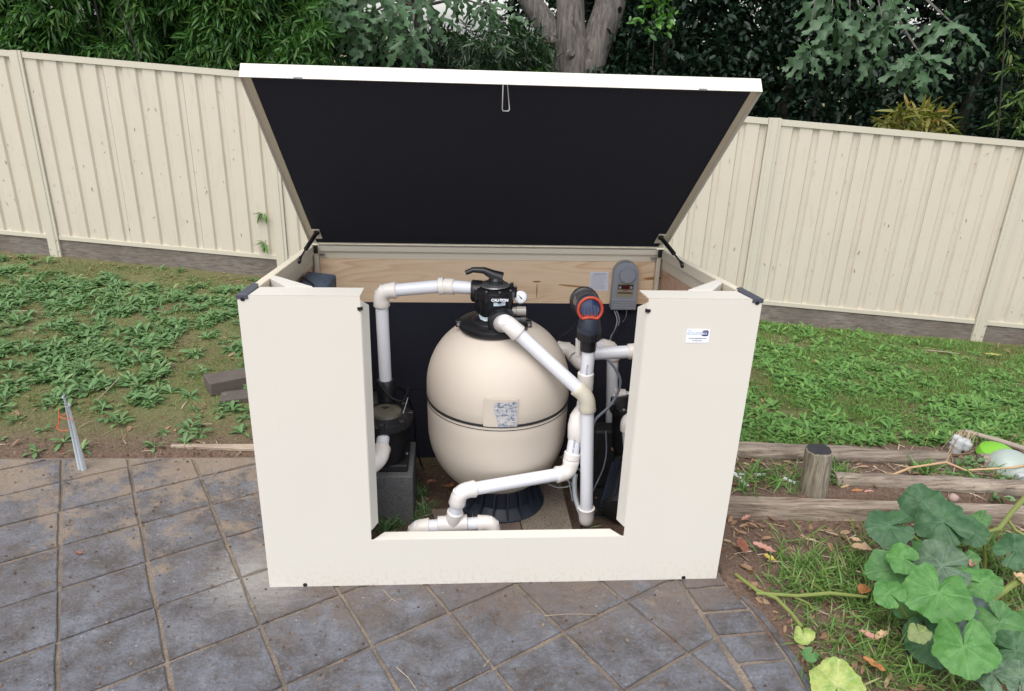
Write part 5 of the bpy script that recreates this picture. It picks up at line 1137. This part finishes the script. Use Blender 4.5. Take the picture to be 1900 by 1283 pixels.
# ================================================================== YARD OBJECTS
# two conduits bound with orange string
cn = empty('conduit_bundle', 'two pale grey conduit stubs bound with orange string on the left paving', 'conduit', tuple(az(153, 872, 0)))
b0 = az(150, 870, 0); b1 = b0+Vector((.022, .0, 0)); y_t = b0.y+.03
tA_ = ay(119, 737, b0.y+.02); tB_ = ay(127, 752, b0.y-.005)
for p0, p1 in ((b0, tA_), (b1+Vector((0, -.012, 0)), tB_)):
    mb = MB(); d = (p1-p0).normalized(); mb.tube([p0-d*.03, p1, p1-d*.002], [.0135, .0135, .0105], 14, True); mb.tube([p1-d*.001, p1+d*.0005], [.0136, .0136], 14, False); cnd = mb.build('conduit', M_conduit, cn, True)
    mb = MB(); mb.tube([p1+d*.0006, p1+d*.0012], .0098, 12); mb.build('bore', M_black, cnd)
c_ = ay(121, 772, b0.y); mb = MB(); pts = [c_+Vector((.024*cos(a), .024*sin(a), .004*sin(2*a))) for a in np.linspace(0, 2*pi, 13)]; mb.tube(pts, .0022, 5, False)
mb.tube([c_+Vector((-.024, 0, 0)), c_+Vector((-.03, -.01, -.03)), c_+Vector((-.045, -.01, -.055)), c_+Vector((-.03, -.01, -.075)), c_+Vector((0, -.015, -.07)), c_+Vector((.01, -.015, -.065))], .0022, 5)
mb.tube([c_+Vector((-.02, 0, .05)), c_+Vector((-.026, -.005, 0)), c_+Vector((-.035, -.01, -.045)), c_+Vector((-.05, -.01, -.068))], .0018, 5)
mb.tube([c_+Vector((.02, -.01, -.02)), c_+Vector((.05, -.02, .0)), c_+Vector((.04, -.02, -.02))], .0016, 5); mb.build('string', M_string, cn, True)
# old pavers by the left side of the box
for (pxs, z, th, lb) in (([(412, 725), (470, 705), (475, 720), (432, 745)][0:0] or [(-1.70, 1.86), (-1.38, 1.99), (-1.33, 1.88), (-1.62, 1.72)], .085, .075, 'old grey brick on the lawn by the left side of the box, upper one'), ([(-1.56, 1.72), (-1.22, 1.83), (-1.18, 1.70), (-1.54, 1.60)], .035, .045, 'old grey brick on the lawn by the left side of the box, lower one')):
    g_ = g(-1.5, 1.75); mb = MB(); pts = [Vector((x, y, g_+z)) for x, y in pxs]; mb.prism(pts, (0, 0, -th-.01), (0, 0, 0)); o = mb.build('old_brick', M_oldpaver, None, bevel=.008); meta(o, lb, 'brick', 'loose old bricks')
# pale timber offcut
s0, s1 = az(318, 831, 0), az(490, 834, 0); mb = MB(); wv = Vector((0, .028, 0)); q = [s0-wv*.3, s1-wv, s1+wv, s0+wv*.5]
mb.hexa([p_+Vector((0, 0, .0)) for p_ in q]+[p_+Vector((0, 0, .016)) for p_ in q]); meta(mb.build('timber_offcut', M_offcut, None, bevel=.002), 'pale splintered timber strip at the lawn edge left of the box', 'timber')
# front sleeper
sl0, sl1 = az(1352, 958, 0), az(1905, 985, 0)
def sleeper(a, b, w, h, z, mat, name, label, cat, seed=0, round_=False):
    r_ = random.Random(seed); a = Vector(a); b = Vector(b); d = (b-a).normalized(); s_ = Vector((-d.y, d.x, 0)); n = 22; mb = MB(); vs = []; K = 4 if not round_ else 14
    for i in range(n+1):
        c_ = a.lerp(b, i/n)
        if not round_:
            j = lambda: r_.uniform(-.002, .002)
            vs += [c_+Vector((0, 0, z-.04)), c_+s_*w+Vector((0, 0, z-.04)), c_+s_*(w+j())+Vector((0, 0, z+h+j())), c_+s_*j()+Vector((0, 0, z+h+j()))]
        else:
            for k in range(K):
                an = 2*pi*k/K; rr = w*(1+.07*sin(an*3+i*.4)+.06*sin(i*.9+seed)+r_.uniform(-.045, .045)); vs.append(c_+s_*rr*cos(an)+Vector((0, 0, z+h+rr*.85*sin(an))))
    fs = [(i*K+k, i*K+(k+1) % K, (i+1)*K+(k+1) % K, (i+1)*K+k) for i in range(n) for k in range(K)]+[tuple(range(K))[::-1], tuple(range(n*K, n*K+K))]
    mb.add(vs, fs); o = mb.build(name, mat, None, round_, bevel=0 if round_ else .005)
    if round_: o.data.set_sharp_from_angle(angle=radians(60))
    return meta(o, label, cat, 'timbers edging the garden bed')
sleeper((.945, .452, 0), (3.4, .255, 0), .068, .078, -.012, M_sleeper, 'garden_sleeper', 'square cut timber sleeper edging the garden bed at right', 'sleeper', 1)
sleeper((.95, .955, 0), (2.36, .80, 0), .052, .035, .03, M_log, 'garden_log', 'weathered round log farthest back along the lawn edge at right', 'log', 2, True)
sleeper((1.68, .625, 0), (2.70, .52, 0), .048, .035, .03, M_log, 'garden_log', 'cracked round log lying just behind the square sleeper', 'log', 3, True)
sleeper((2.55, .80, 0), (3.6, .66, 0), .045, .03, .03, M_log, 'garden_log', 'weathered log behind the pale tub at the right edge', 'log', 4, True)
# octagonal stump post
sp0 = az(1508, 920, .03); stump = empty('timber_post', 'short weathered octagonal timber post with dark top behind the sleeper', 'post', tuple(sp0)); topc = ay(1520, 834, sp0.y+.02)
mb = MB(); r8_ = .062; vs = []
for f, c_, rr in ((0, sp0-Vector((0, 0, .06)), .066), (1, sp0.lerp(topc, .5), .064), (2, topc-Vector((0, 0, .006)), .062), (3, topc, .057)):
    for k in range(10):
        a = 2*pi*k/10+.2; vs.append(c_+Vector((cos(a)*rr, sin(a)*rr, .004*sin(a*3) if f == 3 else 0)))
mb.add(vs, [(f*10+k, f*10+(k+1) % 10, (f+1)*10+(k+1) % 10, (f+1)*10+k) for f in range(3) for k in range(10)]); mb.build('shaft', M_stump, stump)
mb = MB(); mb.add([topc+Vector((cos(2*pi*k/10+.2)*.0575, sin(2*pi*k/10+.2)*.0575, .004*sin((2*pi*k/10+.2)*3)+.0005)) for k in range(10)]+[topc+Vector((.004, 0, -.004))], [(k, (k+1) % 10, 10) for k in range(10)]); mb.build('end_grain', M_stumptop, stump)
# PVC offcuts, branches, bag, tub
for (a, b, r_, lb) in (((1370, 881), (1420, 882), .0095, 'thin white plastic pipe offcut lying flat beside the right side of the box'), ((1362, 880), (1386, 903), .013, 'bent white plastic offcut against the foot of the box'), ((1455, 888), (1476, 898), .0095, 'short white plastic offcut left of the timber post')):
    p_, q_ = az(*a, .055), az(*b, .055); mb = MB(); mb.tube([p_, q_], r_, 10); meta(mb.build('plastic_offcut', M_pvc, None, True), lb, 'plastic offcut', 'white plastic offcuts')
def branch(name, label, pts, rs, mat, cat='branch', extra=()):
    mb = MB(); mb.tube(pts, rs, 8)
    for e in extra: mb.tube(e, [.004, .0015]+[.001]*(len(e)-2) if len(e) > 2 else [.004, .0012], 5)
    return meta(mb.build(name, mat, None, True), label, cat, 'dry branches on the timbers')
zz = .10
br_pts = [az(1560, 905, .06), az(1600, 893, .07), az(1650, 884, .08), az(1690, 868, .10), az(1755, 858, .12), az(1792, 873, .10), az(1880, 868, .11), az(1910, 862, .12)]
branch('dry_vine', 'long orange brown dry vine running across the logs at right', br_pts, [.005, .008, .007, .0055, .0055, .005, .0055, .006], M_dryvine, 'vine',
       extra=[[br_pts[4], ay(1770, 830, br_pts[4].y), ay(1778, 812, br_pts[4].y)], [br_pts[1], az(1620, 900, .06), az(1640, 905, .04)], [br_pts[2], az(1660, 900, .05), az(1690, 890, .04)]])
bp = [ay(1790, 800, .98), ay(1850, 817, .95), ay(1920, 840, .92)]
branch('dry_branch', 'straight grey dry palm stalk leaning up at the right edge', bp, [.010, .014, .016], M_drybranch)
bp2 = [ay(1800, 838, .95), ay(1850, 846, .92), ay(1905, 857, .90)]
branch('dry_branch', 'lower grey dry stalk beside the pale tub at the right edge', bp2, [.009, .012, .012], M_drybranch)
# frayed fibres hanging from the stalk tip
tip = ay(1793, 803, .96); P = np.array([tip]*90)+rng.normal(size=(90, 3))*np.array([.03, .012, .006]); D = np.stack([rng.normal(-.25, .35, 90), rng.normal(-.1, .25, 90), np.full(90, -1.)], 1)
V, F = leaves(P, D, .20*rng.uniform(.4, 1.1, 90), BLADE, BLADE_F, .45, roll=rng.uniform(-1, 1, 90)); o = np_mesh('frayed_fibres', V, F, L_straw); o['kind'] = 'stuff'
def blob(name, mat, c_, sx_, sy_, sz_, label, cat, amp=.25, seed=1, parent=None, sub=3):
    import bmesh
    bm = bmesh.new(); bmesh.ops.create_icosphere(bm, subdivisions=sub, radius=1)
    for v_ in bm.verts:
        p_ = v_.co; f = 1+amp*(sin(p_.x*5+seed)+sin(p_.y*7+seed*2)*.7+sin(p_.z*9+p_.x*4+seed)*.6)*.5
        v_.co = Vector((p_.x*sx_*f, p_.y*sy_*f, p_.z*sz_*f))+Vector(c_)
    me = bpy.data.meshes.new(name); bm.to_mesh(me); bm.free(); me.shade_smooth(); me.materials.append(mat); o = link(name, me, parent)
    return meta(o, label, cat) if label else o
blob('plastic_bag', M_bag, tuple(ay(1779, 826, .93)), .055, .035, .050, 'crumpled translucent white plastic bag snagged under the dry stalk', 'plastic bag', .45, 3)
tub = empty('garden_tub', 'pale translucent tub with a lime green lid lying at the right edge', 'tub', tuple(az(1875, 905, .05)))
tc = ay(1875, 872, .74); mb = MB(); mb.lathe([(.02, .085), (.07, .078), (.10, .05), (.118, .01), (.122, -.03), (.11, -.06)], tc+Vector((0, 0, .0)), (.15, -.3, .95), 28); mb.build('tub_shell', M_palegrn, tub, True)
mb = MB(); mb.lathe([(.085, 0), (.10, .02), (.088, .05), (.05, .072), (.01, .078)], tc+Vector((.0, .12, -.005)), (0, -.1, 1), 24); mb.build('lid', M_lime, tub, True)
mb = MB(); p_ = ay(1898, 893, .60); mb.prism([p_+Vector((-.03, 0, -.035)), p_+Vector((.06, 0, -.04)), p_+Vector((.06, 0, .04)), p_+Vector((-.025, 0, .03))], (0, 0, 0), (0, .03, .0)); meta(mb.build('white_tray', M_bag, None, bevel=.006), 'white plastic tray cut off by the right frame edge', 'tray')
# small leafy weeds on the timbers
P = []; 
for px, py in [(1775, 880), (1790, 885), (1810, 878), (1830, 892), (1800, 868), (1825, 905), (1870, 900), (1885, 880), (1850, 920), (1780, 860), (1895, 905), (1815, 862)]:
    p_ = az(px, py, .06); P += [(p_.x, p_.y, p_.z)]*10
P = np.array(P)+rng.normal(size=(len(P), 3))*np.array([.03, .02, .012]); V, F = leaves(P, unit(len(P))+np.array([0, -.3, .4]), .045*rng.uniform(.5, 1.2, len(P)), OVAL, OVAL_F, 1.2, roll=rng.uniform(-.6, .6, len(P))); o = np_mesh('timber_weeds', V, F, L_weed); o['kind'] = 'stuff'
blob('round_stone', plain('pinkish_stone', (.36, .26, .22), .8, .15, 30), tuple(az(1769, 925, .05)), .025, .02, .024, 'pinkish rounded stone resting behind the sleeper among dry stalks', 'stone', .1, 2)

# dead leaves (individual)
def curled_leaf(name, px, py, L_, W_, ang_, col, label, z=.02, curl=.5, grp='large fallen leaves'):
    c_ = az(px, py, z); n, m_ = 10, 5; vs = []; fs = []
    sd_ = random.Random(px)
    for i in range(n+1):
        t = i/n; w = W_*(sin(pi*min(t*.95+.03, 1))**.7)*(1+.12*sd_.uniform(-1, 1))
        for j in range(m_):
            s_ = (j/(m_-1)-.5)*2; vs.append(Vector(((t-.5)*L_, s_*w*.5, abs(s_)*w*curl*.6+.25*curl*L_*(t-.5)**2*2+.004*sd_.uniform(-1, 1))))
    for i in range(n):
        for j in range(m_-1): fs.append((i*m_+j, i*m_+j+1, (i+1)*m_+j+1, (i+1)*m_+j))
    R_ = Matrix.Rotation(ang_, 3, 'Z'); mb = MB(); mb.add([R_ @ v_+c_ for v_ in vs], fs)
    o = mb.build(name, col, None, True); o.data.shade_smooth(); return meta(o, label, 'leaf', grp)
M_rl = plain('reddish_dead_leaf', (.24, .095, .06), .6, .45, 40, bump=.6, bscale=90); M_rl2 = plain('pinkish_dead_leaf', (.40, .20, .15), .6, .35, 40, bump=.6, bscale=90)
M_tl = plain('tan_dead_leaf', (.48, .33, .20), .65, .35, 40, bump=.6, bscale=90); M_ol = plain('orange_dead_leaf', (.36, .15, .05), .6, .35, 40, bump=.6, bscale=90); M_yl = plain('yellow_leaf', (.42, .33, .06), .55, .25, 40)
curled_leaf('fallen_leaf', 1377, 1015, .105, .045, 1.5, M_rl, 'reddish brown curled leaf on bare soil nearest the box corner', curl=.5)
curled_leaf('fallen_leaf', 1418, 1018, .10, .035, -.7, M_rl2, 'pinkish brown leaf right of the darker red leaf on the soil', curl=.45)
curled_leaf('fallen_leaf', 1428, 1036, .055, .03, -.9, M_yl, 'small yellow leaf tip below the pinkish leaf on the soil', curl=.3)
curled_leaf('fallen_leaf', 1384, 961, .06, .022, .6, M_rl2, 'pale pink leaf sliver on the soil just under the sleeper', curl=.3)
curled_leaf('fallen_leaf', 1599, 1022, .085, .05, -.3, M_tl, 'crumpled tan leaf on a stalk left of the pumpkin leaves', z=.05, curl=.8)
curled_leaf('fallen_leaf', 1588, 1002, .05, .022, -.6, M_tl, 'small tan leaf above the crumpled tan leaf', z=.05, curl=.3)
curled_leaf('fallen_leaf', 1603, 1098, .06, .05, .5, M_ol, 'rusty orange leaf at the end of the yellow vine', z=.04, curl=.7)
curled_leaf('fallen_leaf', 1622, 1233, .085, .028, -1.0, M_ol, 'long orange tan leaf on the grass right of the yellow leaf', z=.03, curl=.3)
curled_leaf('fallen_leaf', 1635, 1180, .07, .03, .5, M_tl, 'folded tan leaf below the pumpkin leaves', z=.03, curl=.5)
curled_leaf('fallen_leaf', 1612, 1180, .07, .03, -.8, M_rl2, 'pinkish leaf scrap beside the folded tan leaf', z=.02, curl=.3)
curled_leaf('fallen_leaf', 1824, 1003, .05, .035, 1.2, M_tl, 'brown curled dead bloom among the pumpkin leaves', z=.16, curl=.9)
curled_leaf('fallen_leaf', 1892, 1078, .07, .05, 1.4, M_tl, 'tan withered leaf at the right frame edge', z=.14, curl=.8)
curled_leaf('fallen_leaf', 1803, 1049, .045, .03, .8, M_rl2, 'small pink brown withered leaf behind the pumpkin leaves', z=.12, curl=.9)
curled_leaf('fallen_leaf', 148, 1028, .028, .018, .4, M_rl, 'small brown curled leaf on the left paving', z=.008, curl=.8)
curled_leaf('fallen_leaf', 1590, 912, .06, .022, .1, M_ol, 'rust coloured leaf behind the sleeper right of the post', z=.06, curl=.4)
curled_leaf('fallen_leaf', 1612, 914, .05, .022, .1, M_rl2, 'pale pink leaf behind the sleeper beside the rust one', z=.06, curl=.4)
curled_leaf('fallen_leaf', 1842, 658, .13, .035, -.25, plain('olive_leaf', (.30, .28, .07), .5, .2, 30), 'olive yellow leaf lying on the lawn near the right fence post', z=-.22, curl=.2)
curled_leaf('fallen_leaf', 1503, 838+4, .03, .02, .3, M_ol, 'small orange scrap leaf on the log left of the post', z=.09, curl=.4)
curled_leaf('fallen_leaf', 835, 905-2, .05, .03, .3, M_ol, 'orange brown dead leaf on the enclosure floor left of the tank', z=-.05, curl=.4)
curled_leaf('fallen_leaf', 800, 895, .05, .03, .1, M_rl, 'dark brown dead leaf on the enclosure floor near the block', z=-.05, curl=.4)
# loose twigs and straws on the paving and lawn
for (a, b, z, r_, lb) in (((1010, 1143), (1108, 1141), .004, .0015, 'thin pale twig lying on the paving right of centre'), ((182, 742), (222, 700), .01, .003, 'pale twig on the lawn behind the grey conduits'), ((355, 791), (395, 787), .01, .0045, 'white stick on the lawn near the box'),
    ((735, 1238), (775, 1283), .004, .0018, 'pale straw stem crossing a joint at the bottom of the paving'), ((897, 1238), (910, 1222), .004, .0015, 'short pale straw on the lower middle paving'), ((392, 886), (412, 868), .004, .0016, 'short straw on the paving left of the box'), ((1715, 650), (1780, 657), -.2, .004, 'reddish twig on the lawn below the right fence'), ((8, 578), (70, 578), 0.0, .003, 'pale twig far out on the left lawn')):
    p_, q_ = az(*a, z), az(*b, z); mb = MB(); md = p_.lerp(q_, .5)+Vector((.004, .004, .003)); mb.tube([p_, md, q_], [r_, r_*.9, r_*.6], 5); meta(mb.build('twig', M_offcut, None), lb, 'twig', 'loose twigs')
mb = MB(); c_ = az(715, 1105, .003)
mb.tube([az(712, 1096, .003), az(727, 1112, .003), az(742, 1120, .003)], .0012, 4); mb.tube([az(727, 1112, .003), az(745, 1112, .003)], .001, 4); mb.tube([az(727, 1112, .003), az(718, 1122, .003)], .001, 4); meta(mb.build('root_strand', M_offcut, None), 'branched dry root strand on the paving below the box front', 'root')

# ================================================================== PUMPKIN PLANT
pk = empty('pumpkin_plant', 'sprawling pumpkin plant with broad green lobed leaves in the garden bed', 'plant', (1.75, -.1, 0))
def pumpleaf(px, py, rpx, z, mat, face, notch, fold=.18, seed=0, parent=pk, lobes=.05, name='leaf', label=None, tilt=None):
    """face: angle in the picture towards which the stalk notch opens (0 = right, 90 = up)"""
    r_ = random.Random(seed); c_ = az(px, py, z); dist = (c_-CAM).dot(fw); R_ = rpx*dist/F_PX
    tow = (CAM-c_).normalized(); nn = (Vector((0, 0, 1))*(.60 if tilt is None else tilt)+tow*.75+Vector((r_.uniform(-.15, .15), r_.uniform(-.1, .1), 0))).normalized()
    xd = rt-nn*rt.dot(nn); xd.normalize(); yd = nn.cross(xd); n, K = 72, 7; vs = [Vector((0, 0, -.02*R_))]; vein = [1.]; fs = []
    ph = r_.uniform(0, 6)
    for k in range(1, K+1):
        f = k/K
        for i in range(n):
            a = 2*pi*i/n; rel = abs(((a-radians(face)+pi) % (2*pi))-pi)
            rr = 1+lobes*cos(5*(a-radians(face))+pi)+.035*sin(2*a+ph)+.03*sin(3*a+2*ph)+.022*sin(9*a+ph)+.018*sin(17*a+ph*2)+.014*sin(29*a)
            if rel < notch: rr *= .12+.88*(rel/notch)**.55
            elif rel < notch+.3: rr *= 1.03
            vz_ = 5*(a-radians(face))+pi; vein_v = max(0, 1-abs(sin((a-radians(face)-pi)*3.5))*f*9)*(1 if rel > notch else 0)
            sv = abs(sin(9*f+3*abs(sin((a-radians(face)-pi)*3.5)))); vein_v = max(vein_v, .45*max(0, 1-sv*5))
            h = R_*(fold*f*f*(.35*cos(2*a+ph)+.25*sin(3*a+ph))+.022*f*f*sin(11*a+ph)+.05*f*f*f*sin(7*a+2*ph)-.018*vein_v*f - .10*f*f + .025*sin(f*9+a*4+ph))
            vs.append(Vector((cos(a)*rr*f*R_, sin(a)*rr*f*R_, h))); vein.append(vein_v)
    for i in range(n): fs.append((0, 1+i, 1+(i+1) % n))
    for k in range(1, K):
        for i in range(n):
            a = 1+(k-1)*n+i; b = 1+(k-1)*n+(i+1) % n; fs.append((a, a+n, b+n, b))
    M_ = Matrix((xd, yd, nn)).transposed(); me = bpy.data.meshes.new(name); me.from_pydata([M_ @ v_+c_ for v_ in vs], [], fs); me.shade_smooth(); me.materials.append(mat)
    at = me.attributes.new('vein', 'FLOAT', 'POINT'); at.data.foreach_set('value', vein)
    o = link(name, me, parent)
    if label: o['label'] = label
    return o, c_
LV = [(1741, 1101, 63, .24, P_light, 62, .32), (1789, 1200, 60, .20, P_light, 75, .34), (1651, 977, 45, .24, P_dark, 0, .12), (1714, 933, 42, .25, P_dark, 270, .10), (1750, 968, 50, .24, P_dark, 300, .15), (1676, 1037, 32, .24, P_light, -20, .3),
      (1652, 1057, 44, .17, P_mid, 0, .2), (1748, 1050, 52, .19, P_mott, -10, .2), (1650, 1101, 30, .20, P_light, -60, .12), (1820, 1083, 37, .16, P_light, 160, .3), (1856, 1155, 44, .15, P_mid, 110, .2), (1884, 1022, 38, .19, P_dark, 200, .12),
      (1726, 1190, 50, .08, P_dark, 90, .15), (1885, 1208, 42, .12, P_dark, 150, .2), (1842, 1250, 38, .13, P_mott, -70, .3), (1892, 1258, 34, .14, P_mott, 250, .25), (1788, 1140, 52, .13, P_blue, -80, .25), (1821, 962, 18, .18, P_mid, 30, .2),
      (1690, 1120, 36, .10, P_mid, 40, .2), (1800, 985, 34, .20, P_dark, 100, .15), (1725, 1015, 34, .14, P_mid, 100, .15), (1825, 1150, 34, .10, P_dark, 20, .2), (1785, 1045, 34, .12, P_mid, 60, .15), (1910, 1160, 32, .14, P_mid, 180, .2)]
for i, (px, py, rp, z, mt, fc, no) in enumerate(LV):
    o, c_ = pumpleaf(px, py, rp*.93, z, mt, fc, no, seed=i, fold=.34)
    b_ = Vector((c_.x+random.uniform(-.05, .1), c_.y+random.uniform(.0, .1), gz(c_.x, c_.y).item()))
    mb = MB(); mb.tube([c_+Vector((0, 0, -.004)), c_.lerp(b_, .4)+Vector((0, .02, 0)), b_], [.0045, .005, .0055], 6); mb.build('stalk', M_petiole, pk, True)
pumpleaf(1706, 1175, 20, .16, plain('wilting_leaf', (.13, .17, .05), .55, .5, 30), 90, .1, seed=77, fold=.5, name='bud_leaf')
for pts, rs in (([(1365, 1066, .02), (1405, 1096, .03), (1440, 1110, .03), (1470, 1140, .03), (1488, 1165, .02)], [.006, .008, .008, .007, .009]), ([(1403, 1101, .03), (1480, 1106, .04), (1540, 1101, .05), (1608, 1108, .04)], [.007, .007, .008, .006]), ([(1470, 1106, .035), (1500, 1120, .02), (1510, 1132, .02)], [.005, .004, .003]), ([(1508, 1084, .03), (1530, 1098, .04)], [.003, .004]),
                ([(1905, 920, .20), (1878, 950, .18), (1853, 982, .17), (1822, 990, .16)], [.012, .011, .010, .006]), ([(1866, 960, .17), (1885, 985, .16), (1905, 996, .15)], [.006, .007, .007]), ([(1905, 1068, .14), (1870, 1092, .13), (1838, 1117, .10)], [.013, .012, .009]),
                ([(1672, 972, .22), (1700, 1000, .15), (1730, 1030, .06)], [.005, .006, .006]), ([(1660, 1112, .18), (1680, 1140, .1), (1700, 1162, .04)], [.005, .006, .007]), ([(1826, 1010, .14), (1828, 1040, .06), (1826, 1065, .0)], [.006, .007, .007]), ([(1795, 1005, .14), (1798, 1030, .07), (1796, 1055, .02)], [.006, .007, .007]), ([(1608, 1018, .05), (1625, 1028, .06), (1640, 1035, .08)], [.003, .004, .004])):
    mb = MB(); mb.tube([az(*p_) for p_ in pts], rs, 8); mb.build('vine', M_vine, pk, True)
yl = empty('yellowing_leaf', 'yellow green mottled pumpkin leaf at the paving edge at the bottom', 'leaf', tuple(az(1552, 1268, 0)))
pumpleaf(1553, 1272, 50, .05, P_yel, 250, .2, seed=5, parent=yl, name='blade', fold=.2); mb = MB(); p_ = az(1553, 1272, .045); mb.tube([p_, p_+Vector((.03, -.08, -.03))], .004, 6); mb.build('stalk', M_vine, yl, True)
curl_o, _ = pumpleaf(1492, 1178, 18, .04, P_yel, 90, .2, seed=9, parent=pk, name='withered_leaf', fold=.9); pumpleaf(1503, 1215, 14, .03, P_mid, 40, .2, seed=10, parent=pk, name='small_leaf', fold=.5)
